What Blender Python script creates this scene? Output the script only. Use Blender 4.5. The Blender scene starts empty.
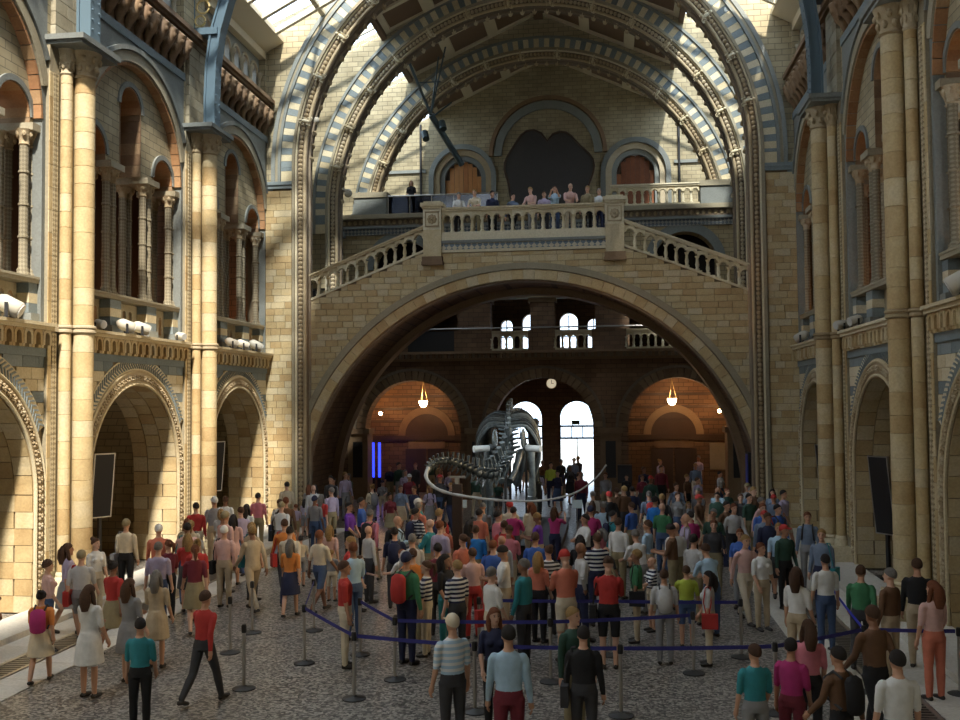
import bpy, math, random
import numpy as np
from mathutils import Vector, Matrix
random.seed(7)
PI = math.pi
S = bpy.context.scene
COL = S.collection
# ------------------------------------------------------------------ camera
def cam_basis(yaw=.1291, pitch=.0414, roll=-.009):
    cy, sy = math.cos(yaw), math.sin(yaw)
    fw = Vector((-sy*math.cos(pitch), cy*math.cos(pitch), math.sin(pitch)))
    r = Vector((cy, sy, 0)); u = r.cross(fw)
    c, s = math.cos(roll), math.sin(roll)
    return c*r+s*u, -s*r+c*u, fw
cd = bpy.data.cameras.new('camera'); cam = bpy.data.objects.new('camera', cd); COL.objects.link(cam)
_r, _u, _f = cam_basis()
cam.matrix_world = Matrix(((_r.x, _u.x, -_f.x, 2.9154), (_r.y, _u.y, -_f.y, 0), (_r.z, _u.z, -_f.z, 4.4), (0, 0, 0, 1)))
cd.sensor_width = 36; cd.lens = 991.2/960*36; cd.clip_end = 300
S.camera = cam
# ------------------------------------------------------------------ world, sun, exposure
w = bpy.data.worlds.new('sky'); S.world = w; w.use_nodes = True
w.node_tree.nodes['Background'].inputs[0].default_value = (.80, .90, 1.0, 1)
w.node_tree.nodes['Background'].inputs[1].default_value = 3.1
def light(name, kind, loc, energy, color, target=None, **kw):
    l = bpy.data.lights.new(name, kind); l.energy = energy; l.color = color
    for k, v in kw.items(): setattr(l, k, v)
    o = bpy.data.objects.new(name, l); COL.objects.link(o); o.location = loc
    if target is not None:
        o.rotation_euler = (Vector(target)-Vector(loc)).to_track_quat('-Z', 'Y').to_euler()
    return o
light('sun', 'SUN', (0, 0, 40), 7.5, (1, .92, .79), target=(-.16, .6, 39.22), angle=.06)
S.view_settings.view_transform = 'Standard'; S.view_settings.look = 'None'
S.view_settings.exposure = 0.6; S.view_settings.gamma = 1; S.view_settings.use_curve_mapping = False
# ------------------------------------------------------------------ mesh helpers
class MB:
    def __init__(s): s.v = []; s.f = []
    def add(s, vs, fs):
        o = len(s.v); s.v += [tuple(p) for p in vs]; s.f += [tuple(i+o for i in q) for q in fs]; return s
    def hexa(s, p):
        return s.add(p, [(0,3,2,1),(4,5,6,7),(0,1,5,4),(1,2,6,5),(2,3,7,6),(3,0,4,7)])
    def box(s, x0, x1, y0, y1, z0, z1):
        return s.hexa([(x0,y0,z0),(x1,y0,z0),(x1,y1,z0),(x0,y1,z0),(x0,y0,z1),(x1,y0,z1),(x1,y1,z1),(x0,y1,z1)])
    def arc(s, ax, c, zc, r0, r1, d0, d1, a0=0, a1=PI, n=32, caps=True):
        vs = []
        for i in range(n+1):
            a = a0+(a1-a0)*i/n; ca, sa = math.cos(a), math.sin(a)
            for r, d in ((r0,d0),(r1,d0),(r1,d1),(r0,d1)):
                vs.append((c+r*ca, d, zc+r*sa) if ax == 'x' else (d, c+r*ca, zc+r*sa))
        fs = []
        for i in range(n):
            for k in range(4):
                a, b = i*4+k, i*4+(k+1) % 4
                fs.append((a, b, b+4, a+4))
        if caps: fs += [(0,3,2,1), (n*4, n*4+1, n*4+2, n*4+3)]
        return s.add(vs, fs)
    def arcwall(s, ax, u0, u1, z0, ztop, d0, d1, ops=(), n=14, extra=()):
        # slab between z0 and ztop(u) with round-headed openings (centre, half width, springing z) that start at z0
        zt = ztop if callable(ztop) else (lambda u: ztop)
        P = (lambda u, d, z: (u, d, z)) if ax == 'x' else (lambda u, d, z: (d, u, z))
        us = {u0, u1} | set(extra)
        for (c, h, sp) in ops:
            for i in range(n+1): us.add(round(c-h*math.cos(PI*i/n), 5))
        us = sorted(u for u in us if u0-1e-6 <= u <= u1+1e-6)
        def zb(u, side):
            for (c, h, sp) in ops:
                if abs(u+side*1e-4-c) < h: return max(z0, sp+math.sqrt(max(0, h*h-(u-c)**2)))
            return z0
        for a, b in zip(us, us[1:]):
            za, zb_ = zb(a, 1), zb(b, -1)
            s.hexa([P(a,d0,za),P(b,d0,zb_),P(b,d1,zb_),P(a,d1,za),P(a,d0,zt(a)),P(b,d0,zt(b)),P(b,d1,zt(b)),P(a,d1,zt(a))])
        return s
    def lathe(s, prof, x=0, y=0, n=16, z=0, a0=0, a1=2*PI):
        full = abs(a1-a0-2*PI) < 1e-6; m = n if full else n+1
        vs = []
        for r, h in prof:
            for i in range(m):
                a = a0+(a1-a0)*i/n; vs.append((x+r*math.cos(a), y+r*math.sin(a), z+h))
        fs = []
        for k in range(len(prof)-1):
            for i in range(n):
                j = (i+1) % m; fs.append((k*m+i, k*m+j, (k+1)*m+j, (k+1)*m+i))
        fs.append(tuple(range(m-1, -1, -1))); fs.append(tuple(range((len(prof)-1)*m, len(prof)*m)))
        return s.add(vs, fs)
    def tube(s, pts, rad, n=8, flat=1.0, up=(0,0,1)):
        pts = [Vector(p) for p in pts]; m = len(pts)
        if not hasattr(rad, '__len__'): rad = [rad]*m
        vs = []; prev = None
        for i, p in enumerate(pts):
            t = (pts[min(i+1, m-1)]-pts[max(i-1, 0)])
            t = t.normalized() if t.length > 1e-9 else Vector((0,0,1))
            if prev is None:
                a = Vector(up); a = a-t*a.dot(t)
                if a.length < 1e-3: a = Vector((1,0,0)); a = a-t*a.dot(t)
            else: a = prev-t*prev.dot(t)
            a.normalize(); prev = a; b = t.cross(a)
            for k in range(n):
                q = 2*PI*k/n; vs.append(p+a*math.cos(q)*rad[i]*flat+b*math.sin(q)*rad[i])
        fs = []
        for i in range(m-1):
            for k in range(n):
                j = (k+1) % n; fs.append((i*n+k, i*n+j, (i+1)*n+j, (i+1)*n+k))
        fs.append(tuple(range(n-1, -1, -1))); fs.append(tuple(range((m-1)*n, m*n)))
        return s.add(vs, fs)
    def blob(s, c, r, n=8, m=6):
        if not hasattr(r, '__len__'): r = (r, r, r)
        vs = [(c[0], c[1], c[2]-r[2])]
        for j in range(1, m):
            t = PI*j/m
            for i in range(n):
                a = 2*PI*i/n; vs.append((c[0]+r[0]*math.sin(t)*math.cos(a), c[1]+r[1]*math.sin(t)*math.sin(a), c[2]-r[2]*math.cos(t)))
        vs.append((c[0], c[1], c[2]+r[2])); L = len(vs)-1; fs = []
        for i in range(n):
            k = (i+1) % n; fs.append((0, 1+k, 1+i)); fs.append((L, L-n+i, L-n+k))
            for j in range(m-2): fs.append((1+j*n+i, 1+j*n+k, 1+(j+1)*n+k, 1+(j+1)*n+i))
        return s.add(vs, fs)
    def prism(s, poly, P0, P1):
        # poly: list of 2D points; P0, P1 map a 2D point to the two end faces
        n = len(poly); vs = [P0(*q) for q in poly]+[P1(*q) for q in poly]
        fs = [tuple(range(n-1, -1, -1)), tuple(range(n, 2*n))]+[(i, (i+1) % n, n+(i+1) % n, n+i) for i in range(n)]
        return s.add(vs, fs)
    def mesh(s, name, mat=None, smooth=False):
        me = bpy.data.meshes.new(name); me.from_pydata(s.v, [], s.f)
        for m in (mat if isinstance(mat, (list, tuple)) else [mat]):
            if m: me.materials.append(m)
        if smooth:
            me.polygons.foreach_set('use_smooth', [True]*len(me.polygons))
            me.set_sharp_from_angle(angle=smooth if smooth is not True else .9)
        me.update(); return me
    def build(s, name, mat, parent=None, smooth=False, loc=(0,0,0), label=None, kind=None):
        return put(name, s.mesh(name, mat, smooth), parent, loc, label=label, kind=kind)
def put(name, me, parent=None, loc=(0,0,0), rot=None, scale=None, label=None, kind=None):
    o = bpy.data.objects.new(name, me); COL.objects.link(o); o.location = loc
    if parent: o.parent = parent
    if rot: o.rotation_euler = rot
    if scale: o.scale = scale
    if label: o['label'] = label
    if kind: o['kind'] = kind
    return o
def tag(o, label=None, cat=None, group=None, kind=None):
    for k, v in (('label', label), ('category', cat), ('group', group), ('kind', kind)):
        if v: o[k] = v
    return o
def root(name, loc, label=None, cat=None, group=None, kind=None, rz=0):
    o = bpy.data.objects.new(name, None); COL.objects.link(o); o.location = loc; o.rotation_euler = (0, 0, rz)
    o.empty_display_size = .2
    return tag(o, label, cat, group, kind)
def copy_tree(o, loc=None, scale=None, rz=None, label=None, group=None, parent=None):
    c = o.copy(); COL.objects.link(c)
    if parent: c.parent = parent
    if loc is not None: c.location = loc
    if scale is not None: c.scale = scale
    if rz is not None: c.rotation_euler = (0, 0, rz)
    if label: c['label'] = label
    if group: c['group'] = group
    for ch in o.children: copy_tree(ch, parent=c)
    return c
# ------------------------------------------------------------------ materials
def newmat(name):
    m = bpy.data.materials.new(name); m.use_nodes = True
    return m, m.node_tree.nodes, m.node_tree.links, m.node_tree.nodes['Principled BSDF']
def plain(name, col, rough=.6, metal=0, spec=.5, emit=None, es=1):
    m, N, L, b = newmat(name)
    b.inputs['Base Color'].default_value = (*col, 1); b.inputs['Roughness'].default_value = rough
    b.inputs['Metallic'].default_value = metal; b.inputs['Specular IOR Level'].default_value = spec
    if emit: b.inputs['Emission Color'].default_value = (*emit, 1); b.inputs['Emission Strength'].default_value = es
    return m
def mixc(N, L, fac, a, b, mode='MIX'):
    x = N.new('ShaderNodeMix'); x.data_type = 'RGBA'; x.blend_type = mode
    for sock, v in ((x.inputs[0], fac), (x.inputs[6], a), (x.inputs[7], b)):
        if hasattr(v, 'is_linked'): L.new(v, sock)
        elif hasattr(v, '__len__'): sock.default_value = (*v, 1)
        else: sock.default_value = v
    return x.outputs[2]
def ramp(N, L, fac, stops):
    r = N.new('ShaderNodeValToRGB'); e = r.color_ramp.elements
    while len(e) < len(stops): e.new(.5)
    for k, (p, c) in enumerate(stops): e[k].position = p; e[k].color = (*c, 1)
    L.new(fac, r.inputs[0]); return r.outputs[0]
def math_(N, L, op, a, b=None):
    x = N.new('ShaderNodeMath'); x.operation = op
    for i, v in enumerate((a, b)):
        if v is None: continue
        if hasattr(v, 'is_linked'): L.new(v, x.inputs[i])
        else: x.inputs[i].default_value = v
    return x.outputs[0]
def stone(name, cols, rough=.75, rnd=.55, sc=3.0, bump=.25):
    # colour of each piece drawn from cols by the object's random number, mottled with noise
    m, N, L, b = newmat(name)
    oi = N.new('ShaderNodeObjectInfo'); g = N.new('ShaderNodeNewGeometry')
    nz = N.new('ShaderNodeTexNoise'); nz.inputs['Scale'].default_value = sc; nz.inputs['Detail'].default_value = 5
    L.new(g.outputs['Position'], nz.inputs['Vector'])
    f = math_(N, L, 'ADD', math_(N, L, 'MULTIPLY', oi.outputs['Random'], rnd), math_(N, L, 'MULTIPLY', nz.outputs[0], 1-rnd))
    k = len(cols); c = ramp(N, L, f, [(.12+.76*i/max(1, k-1), q) for i, q in enumerate(cols)])
    n2 = N.new('ShaderNodeTexNoise'); n2.inputs['Scale'].default_value = sc*7; n2.inputs['Detail'].default_value = 4
    L.new(g.outputs['Position'], n2.inputs['Vector'])
    c = mixc(N, L, .35, c, ramp(N, L, n2.outputs[0], [(.3, (.45,.42,.38)), (.7, (1,1,1))]), 'MULTIPLY')
    L.new(c, b.inputs['Base Color']); b.inputs['Roughness'].default_value = rough
    bp = N.new('ShaderNodeBump'); bp.inputs['Strength'].default_value = bump; bp.inputs['Distance'].default_value = .02
    L.new(n2.outputs[0], bp.inputs['Height']); L.new(bp.outputs[0], b.inputs['Normal'])
    return m
def brickmat(name, c1, c2, mortar, bw=.45, bh=.2, rough=.8):
    m, N, L, b = newmat(name)
    g = N.new('ShaderNodeNewGeometry'); sp = N.new('ShaderNodeSeparateXYZ'); L.new(g.outputs['Position'], sp.inputs[0])
    cb = N.new('ShaderNodeCombineXYZ'); L.new(math_(N, L, 'ADD', sp.outputs[0], sp.outputs[1]), cb.inputs[0]); L.new(sp.outputs[2], cb.inputs[1])
    t = N.new('ShaderNodeTexBrick'); L.new(cb.outputs[0], t.inputs['Vector'])
    t.inputs['Scale'].default_value = 1; t.inputs['Brick Width'].default_value = bw; t.inputs['Row Height'].default_value = bh
    t.inputs['Mortar Size'].default_value = .012; t.inputs['Mortar Smooth'].default_value = .2; t.inputs['Bias'].default_value = 0
    t.inputs['Color1'].default_value = (*c1, 1); t.inputs['Color2'].default_value = (*c2, 1); t.inputs['Mortar'].default_value = (*mortar, 1)
    nz = N.new('ShaderNodeTexNoise'); nz.inputs['Scale'].default_value = 1.4; nz.inputs['Detail'].default_value = 6; L.new(g.outputs['Position'], nz.inputs['Vector'])
    c = mixc(N, L, .5, t.outputs[0], ramp(N, L, nz.outputs[0], [(.3, (.5,.46,.4)), (.7, (1,1,1))]), 'MULTIPLY')
    L.new(c, b.inputs['Base Color']); b.inputs['Roughness'].default_value = rough
    bp = N.new('ShaderNodeBump'); bp.inputs['Strength'].default_value = .6; bp.inputs['Distance'].default_value = .02; bp.invert = True
    L.new(t.outputs['Fac'], bp.inputs['Height']); L.new(bp.outputs[0], b.inputs['Normal'])
    return m
M = {}
BUFF = [(.38,.25,.11), (.46,.33,.16), (.52,.40,.21), (.57,.47,.29), (.47,.40,.27)]
M['buff'] = stone('buff_terracotta', BUFF)
M['cream'] = stone('cream_terracotta', [(.52,.42,.25), (.62,.54,.36), (.68,.62,.46)])
M['blue'] = stone('blue_terracotta', [(.13,.165,.18), (.19,.23,.24), (.24,.28,.285)])
M['grey'] = stone('grey_terracotta', [(.24,.20,.13), (.33,.29,.20), (.40,.37,.28)])
M['greyblue'] = stone('slate_terracotta', [(.15,.16,.15), (.20,.215,.20), (.25,.265,.245)])
M['brown'] = stone('brown_terracotta', [(.15,.09,.05), (.24,.15,.08), (.30,.21,.12)])
M['red'] = stone('red_warmlit_terracotta', [(.30,.14,.06), (.38,.20,.09), (.38,.25,.13)])  # red of the lining with the soffits' warm uplight mixed into the colour
M['carved'] = stone('carved_terracotta', [(.30,.22,.12), (.42,.33,.20), (.52,.45,.32)], sc=9, bump=.6)
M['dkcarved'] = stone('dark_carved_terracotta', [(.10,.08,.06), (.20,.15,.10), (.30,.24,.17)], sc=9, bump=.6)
M['white'] = stone('white_stone', [(.62,.58,.50), (.72,.69,.62)], rough=.6)
M['wall'] = brickmat('buff_brick', (.44,.36,.21), (.36,.28,.15), (.20,.16,.10))
M['wallgrey'] = brickmat('grey_brick', (.45,.38,.24), (.34,.29,.18), (.20,.17,.11))
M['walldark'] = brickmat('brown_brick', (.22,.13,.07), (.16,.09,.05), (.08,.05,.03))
M['mortar'] = plain('mortar', (.17,.13,.08), .95)
M['iron'] = plain('blue_painted_iron', (.10,.15,.185), .45)
M['gold'] = plain('gilt_iron', (.65,.48,.20), .4, .3)
M['dark'] = plain('interior_shade', (.025,.02,.018), .9)  # near-black colour standing in for the shade inside recesses
M['black'] = plain('black_paint', (.012,.012,.014), .5)
M['steel'] = plain('brushed_steel', (.42,.40,.37), .35, .8)
M['wood'] = stone('varnished_wood', [(.16,.05,.02), (.26,.09,.035), (.32,.13,.05)], rough=.45, sc=5, bump=.1)
M['litwood'] = stone('lit_orange_wood', [(.34,.12,.03), (.46,.19,.05), (.50,.24,.08)], rough=.45, sc=5, bump=.1)  # orange light on one door put into the plank colour
M['trunk'] = stone('dark_trunk', [(.028,.026,.028), (.05,.046,.046)], rough=.5)
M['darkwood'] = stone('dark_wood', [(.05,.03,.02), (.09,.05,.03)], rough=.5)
M['panelbrown'] = plain('brown_ceiling_panel', (.16,.10,.06), .7)
M['panelcream'] = plain('cream_ceiling_frame', (.60,.53,.38), .7)
def glassmat(name, tint=(1,1,1), gl=.12):
    m, N, L, b = newmat(name); N.remove(b)
    t = N.new('ShaderNodeBsdfTransparent'); t.inputs[0].default_value = (*tint, 1)
    g = N.new('ShaderNodeBsdfGlossy'); g.inputs['Roughness'].default_value = .08
    mx = N.new('ShaderNodeMixShader'); mx.inputs[0].default_value = gl
    L.new(t.outputs[0], mx.inputs[1]); L.new(g.outputs[0], mx.inputs[2]); L.new(mx.outputs[0], N['Material Output'].inputs[0])
    return m
M['glass'] = glassmat('skylight_glass', (.92,.96,1))
def frosted():
    m, N, L, b = newmat('frosted_glass'); N.remove(b)
    t = N.new('ShaderNodeBsdfTranslucent'); t.inputs[0].default_value = (.55,.60,.66,1); L.new(t.outputs[0], N['Material Output'].inputs[0]); return m
M['frosted'] = frosted()
M['smoke'] = glassmat('smoked_glass', (.18,.22,.34), .04)
def terrazzo():
    m, N, L, b = newmat('mosaic_floor')
    g = N.new('ShaderNodeNewGeometry')
    v = N.new('ShaderNodeTexVoronoi'); v.inputs['Scale'].default_value = 26; L.new(g.outputs['Position'], v.inputs['Vector'])
    sp = N.new('ShaderNodeSeparateColor'); L.new(v.outputs['Color'], sp.inputs[0])
    c = ramp(N, L, sp.outputs[0], [(0, (.03,.028,.026)), (.3, (.08,.075,.068)), (.55, (.20,.185,.165)), (.85, (.40,.375,.335))])
    n = N.new('ShaderNodeTexNoise'); n.inputs['Scale'].default_value = .5; L.new(g.outputs['Position'], n.inputs['Vector'])
    c = mixc(N, L, .4, c, ramp(N, L, n.outputs[0], [(.35, (.7,.66,.62)), (.65, (1,1,1))]), 'MULTIPLY')
    L.new(c, b.inputs['Base Color']); b.inputs['Roughness'].default_value = .38
    return m
M['floor'] = terrazzo()
def diaper(name, ca, cb, sc=9):
    m, N, L, b = newmat(name)
    g = N.new('ShaderNodeNewGeometry'); sp = N.new('ShaderNodeSeparateXYZ'); L.new(g.outputs['Position'], sp.inputs[0])
    h = math_(N, L, 'ADD', sp.outputs[0], sp.outputs[1])
    cbn = N.new('ShaderNodeCombineXYZ'); L.new(math_(N, L, 'ADD', h, sp.outputs[2]), cbn.inputs[0]); L.new(math_(N, L, 'SUBTRACT', h, sp.outputs[2]), cbn.inputs[1])
    t = N.new('ShaderNodeTexChecker'); t.inputs['Scale'].default_value = sc; L.new(cbn.outputs[0], t.inputs['Vector'])
    t.inputs['Color1'].default_value = (*ca, 1); t.inputs['Color2'].default_value = (*cb, 1)
    L.new(t.outputs[0], b.inputs['Base Color']); b.inputs['Roughness'].default_value = .8
    bp = N.new('ShaderNodeBump'); bp.inputs['Strength'].default_value = .7; bp.inputs['Distance'].default_value = .02
    L.new(t.outputs['Fac'], bp.inputs['Height']); L.new(bp.outputs[0], b.inputs['Normal'])
    return m
M['diaper'] = diaper('diaper_terracotta', (.50,.42,.27), (.24,.19,.11))
M['shaft'] = diaper('diaper_shaft', (.25,.215,.145), (.165,.14,.09), 11)
M['checker'] = diaper('blue_cream_chequer', (.14,.18,.22), (.50,.45,.33), 5)
M['greychecker'] = diaper('slate_chequer', (.10,.12,.14), (.28,.28,.26), 6)
# shared unit pieces
def unit_block(bev=.04):
    b = MB(); e = .5; i = .5-bev
    # bevelled front and back (12+ triangles), chamfer on all four vertical-plane edges is enough
    return MB().box(-.5, .5, -.5, .5, -.5, .5)
UC = {}
def ublock(mat):
    if mat not in UC: UC[mat] = unit_block().mesh('block_'+mat, M[mat])
    return UC[mat]
def blk(name, mat, parent, x0, x1, y0, y1, z0, z1):
    return put(name, ublock(mat), parent, ((x0+x1)/2, (y0+y1)/2, (z0+z1)/2), scale=(abs(x1-x0), abs(y1-y0), abs(z1-z0)))

W = 9.2            # wall plane of the nave
COLX = 8.715       # centre line of the big shafts
BAY = 7.03
UPL = 22           # watts of each gallery uplighter
BC = [17.27, 24.30, 31.33]
COLY = [20.785, 27.815]
NECK = 10.45
# ================================================================== NAVE SIDE WALLS (built for one wall, mirrored for the other)
def leaf_mesh(name, s, mat):
    b = MB()
    for k in range(4):
        a = PI/4+k*PI/2
        b.blob((.02, s*.28*math.cos(a), s*.28*math.sin(a)), (.035, s*.2, s*.2), 5, 4)
    b.blob((.04, 0, 0), (.04, s*.13, s*.13), 5, 4)
    return b.mesh(name, mat)
def arcade_arch(loc):
    t = root('arcade_arch', loc)
    SP = 2.5
    st = PI/18
    for row, (xa, xb) in enumerate(((-.40,-.0), (-.83,-.42), (-1.26,-.85))):
        nr_ = (18, 21, 18)[row]; st = PI/nr_
        m = MB().arc('y', 0, 0, 2.37, 2.42, xa, xb, -st/2+.004, st/2-.004, 2).mesh('voussoir', M['buff'])
        for k in range(nr_): put('voussoir', m, t, (0,0,SP), rot=((k+.5)*st, 0, 0))
        for s in (-1, 1):
            for j in range(7):
                z0 = .03+j*.352; d = .02*((row+j) % 2)
                blk('block', 'buff', t, xa+d, xb+d-.0, s*2.37, s*2.43, z0+.006, z0+.346)
    r = MB()
    r.arc('y', 0, SP, 2.41, 2.76, -.02, .05, n=48)
    for s in (-1, 1): r.box(-.02, .05, min(s*2.41, s*2.76), max(s*2.41, s*2.76), 0, SP)
    r.build('carved_order', M['carved'], t)
    rl = MB()
    for rr in (2.42, 2.75):
        pts = [(.05, -rr, 0), (.05, -rr, 1.2)]+[(.05, -rr*math.cos(a), SP+rr*math.sin(a)) for a in [PI*i/40 for i in range(41)]]+[(.05, rr, 1.2), (.05, rr, 0)]
        rl.tube(pts, .04, 6, up=(1,0,0))
    rl.build('roll_moulding', M['cream'], t, True)
    lm = leaf_mesh('carved_leaf', .21, M['carved'])
    nl = 40
    for k in range(nl):
        a = PI*(k+.5)/nl
        put('carved_leaf', lm, t, (.05, 2.585*math.cos(a), SP+2.585*math.sin(a)), rot=(a, 0, 0))
    for s in (-1, 1):
        for j in range(11): put('carved_leaf', lm, t, (.05, s*2.585, .42+j*.2))
    a0 = math.acos(2.76/3.12)
    MB().arc('y', 0, SP, 2.78, 3.12, -.02, .03, a0, PI-a0, 40).build('label_band', M['cream'], t)
    z = MB(); n = 52
    for k in range(n):
        a = a0+(PI-2*a0)*k/n; da = (PI-2*a0)/n
        for (ra, rb, aa, ab) in ((2.82, 2.95, a, a+da*.9), (2.95, 3.08, a+da*.9, a)):
            w_ = da*.42
            P = lambda r_, q, x: (x, r_*math.cos(q), SP+r_*math.sin(q))
            z.hexa([P(ra,aa,.03), P(ra,aa+w_,.03), P(ra,aa+w_,.05), P(ra,aa,.05), P(rb,ab,.03), P(rb,ab+w_,.03), P(rb,ab+w_,.05), P(rb,ab,.05)])
    z.build('chevron_moulding', M['blue'], t)
    return t
def cornice(loc):
    t = root('corbel_cornice', loc)
    MB().box(0, .06, -2.76, 2.76, 5.44, 5.62).build('blue_band', M['blue'], t)
    b = MB().box(0, .24, -2.78, 2.78, 6.0, 6.08).box(0, .30, -2.78, 2.78, 6.08, 6.15)
    b.build('top_slab', M['cream'], t)
    MB().box(0, .05, -2.76, 2.76, 5.62, 6.0).build('back_band', M['carved'], t)
    c = MB(); c.arc('y', 0, .24, .085, .165, .05, .19, n=8)
    c.box(.05, .19, .085, .165, .06, .24); c.box(.05, .19, -.165, -.085, .06, .24)
    c.box(.05, .15, .07, .165, 0, .06); c.box(.05, .15, -.165, -.07, 0, .06); c.arcwall('y', -.165, .165, .24, .38, .05, .17, ((0, .12, .24),), 8)
    cm = c.mesh('corbel_arch', M['buff'])
    for k in range(16): put('corbel_arch', cm, t, (0, -2.59+k*.345, 5.62))
    return t
def parapet(loc):
    t = root('gallery_parapet', loc)
    for (a, b_, ss) in ((-.7, .7, (-.32, 0, .32)), (1.26, 2.3, (1.48, 1.78, 2.08)), (-2.3, -1.26, (-2.08, -1.78, -1.48))):
        p = MB().box(-.5, -.36, a, b_, 6.1, 6.32)
        p.arcwall('y', a, b_, 6.32, 7.0, -.5, -.36, [(s, .09, 6.74) for s in ss], 8)
        p.build('pierced_panel', M['grey'], t)
    for c, h in ((-.98, .28), (.98, .28), (-2.53, .23), (2.53, .23)):
        for j, mt in enumerate(('greyblue', 'blue', 'cream', 'blue')):
            blk('block', mt, t, -.56, -.08-(.0 if j else -.06), c-h, c+h, 6.15+j*.215, 6.36+j*.215)
    MB().box(-.58, -.04, -2.76, 2.76, 7.01, 7.1).box(-.55, -.02, -2.76, 2.76, 7.1, 7.15).build('coping', M['grey'], t)
    return t
def gallery(loc):
    t = root('gallery_arcade', loc)
    prof = [(.15, 0), (.15, .06), (.12, .1), (.13, .14), (.095, .2)]
    for h in (.85, 1.55, 2.25):
        prof += [(.095, h-.03), (.118, h-.02), (.118, h+.02), (.095, h+.03)]
    prof += [(.095, 2.82)]
    sm = MB().lathe(prof, n=12).mesh('shaft', M['shaft'], True)
    cp = MB().lathe([(.10, 0), (.12, .03), (.10, .06), (.12, .15), (.18, .3), (.2, .34)], n=12)
    for k in range(6): cp.blob((.15*math.cos(k*PI/3), .15*math.sin(k*PI/3), .24), (.05, .05, .08), 5, 4)
    cm = cp.mesh('capital', M['carved'], True)
    for g, w_ in ((-.98, .36), (.98, .36), (-2.55, .22), (2.55, .22)):
        for (x, dy) in ((-.28, -.15), (-.28, .15), (-.85, -.15), (-.85, .15)):
            put('shaft', sm, t, (x, g+dy, 7.15)); put('capital', cm, t, (x, g+dy, 9.97))
        MB().box(-1.2, -.04, g-w_, g+w_, 10.3, 10.46).build('impost', M['grey'], t)
    MB().arcwall('y', -2.78, 2.78, 10.46, 13.6, -1.2, -.22, ((0, .57, 12.13), (-1.9, .6, 10.62), (1.9, .6, 10.62)), 14).build('tympanum', M['wallgrey'], t)
    for c, h, sp in ((0, .57, 12.13), (-1.9, .6, 10.62), (1.9, .6, 10.62)):
        for q in (-1, 1):
            z = 10.47
            while z < sp-.01:
                e = min(z+.3, sp); blk('jamb_block', 'brown', t, -1.21, -.21, c+q*h-.025, c+q*h+.005 if q > 0 else c+q*h+.025, z, e-.01); z = e
        n = 9; st = PI/n
        vm = MB().arc('y', 0, 0, h-.03, h, -1.2, -.21, -st/2, st/2, 2).mesh('voussoir', M['red'])
        for k in range(n): put('voussoir', vm, t, (0, c, sp), rot=((k+.5)*st, 0, 0))
        MB().arc('y', c, sp, h, h+.13, -.22, -.17, n=20).build('label_moulding', M['greyblue'], t)
    j = MB().arcwall('y', -2.78, 2.78, 10.46, 13.76, -.22, 0, ((0, 2.62, 10.6),), 40)
    for s in (-1, 1): j.box(-.42, 0, min(s*2.62, s*2.78), max(s*2.62, s*2.78), 6.15, 10.46)
    j.build('relieving_wall', M['greyblue'], t)
    n = 26; st = PI/n
    vm = MB().arc('y', 0, 0, 2.56, 2.63, -.22, .01, -st/2+.004, st/2-.004, 2).mesh('relieving_voussoir', M['red'])
    for k in range(n): put('relieving_voussoir', vm, t, (0, 0, 10.6), rot=((k+.5)*st, 0, 0))
    a0 = math.acos(2.78/3.1)
    lb = MB().arc('y', 0, 10.6, 2.66, 2.92, 0, .05, a0*.6, PI-a0*.6, 40); lb.build('label_band', M['grey'], t)
    lb = MB().arc('y', 0, 10.6, 2.94, 3.06, 0, .10, a0, PI-a0, 40); lb.build('hood_moulding', M['greyblue'], t)
    return t
def corbel_fig():
    b = MB(); b.box(0, .16, -.17, .17, .75, 1.0)
    b.tube([(.1,0,.9), (.3,0,.72), (.22,0,.45), (.08,0,.2), (.04,0,0)], [.16,.19,.15,.11,.05], 7)
    b.blob((.34,0,.62), (.11,.12,.14), 7, 5); b.blob((.24,.13,.42), (.08,.08,.12), 6, 4); b.blob((.24,-.13,.42), (.08,.08,.12), 6, 4)
    b.blob((.3,.1,.82), (.1,.1,.09), 6, 4); b.blob((.3,-.1,.82), (.1,.1,.09), 6, 4)
    return b.mesh('carved_corbel', M['brown'], True)
CORB = corbel_fig()
def upper(loc):
    t = root('carved_frieze', loc)
    MB().box(-.8, .04, -2.8, 2.8, 13.76, 13.98).build('blue_band', M['checker'] if False else M['blue'], t)
    MB().box(-.8, -.1, -3.52, 3.52, 13.98, 15.05).build('backing', M['brown'], t)
    for k in range(11): put('carved_corbel', CORB, t, (-.1, -2.55+k*.51, 14.03))
    MB().box(-.8, .22, -3.52, 3.52, 15.05, 15.14).box(-.8, .32, -3.52, 3.52, 15.14, 15.28).build('top_moulding', M['brown'], t)
    u = root('clerestory_arcade', loc)
    ys = [-2.95+k*.843 for k in range(8)]
    cw = MB().box(-.7, -.15, -3.52, 3.52, 15.28, 15.48)
    cw.arcwall('y', -3.52, 3.52, 15.48, 16.78, -.55, -.25, [(y, .27, 16.2) for y in ys], 10)
    cw.build('pierced_wall', M['greyblue'], u)
    cm = MB().lathe([(.12,0),(.12,.05),(.075,.12),(.07,.55),(.1,.6),(.13,.7),(.13,.76)], n=10).mesh('colonnette', M['grey'], True)
    for y in ys:
        put('colonnette', cm, u, (-.2, y+.42, 15.48))
        MB().arc('y', y, 16.2, .27, .36, -.25, -.2, n=12).build('hood_moulding', M['grey'], u)
    MB().box(-.7, .0, -3.52, 3.52, 16.78, 17.05).build('wall_plate', M['panelcream'], u)
    return t, u
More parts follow.
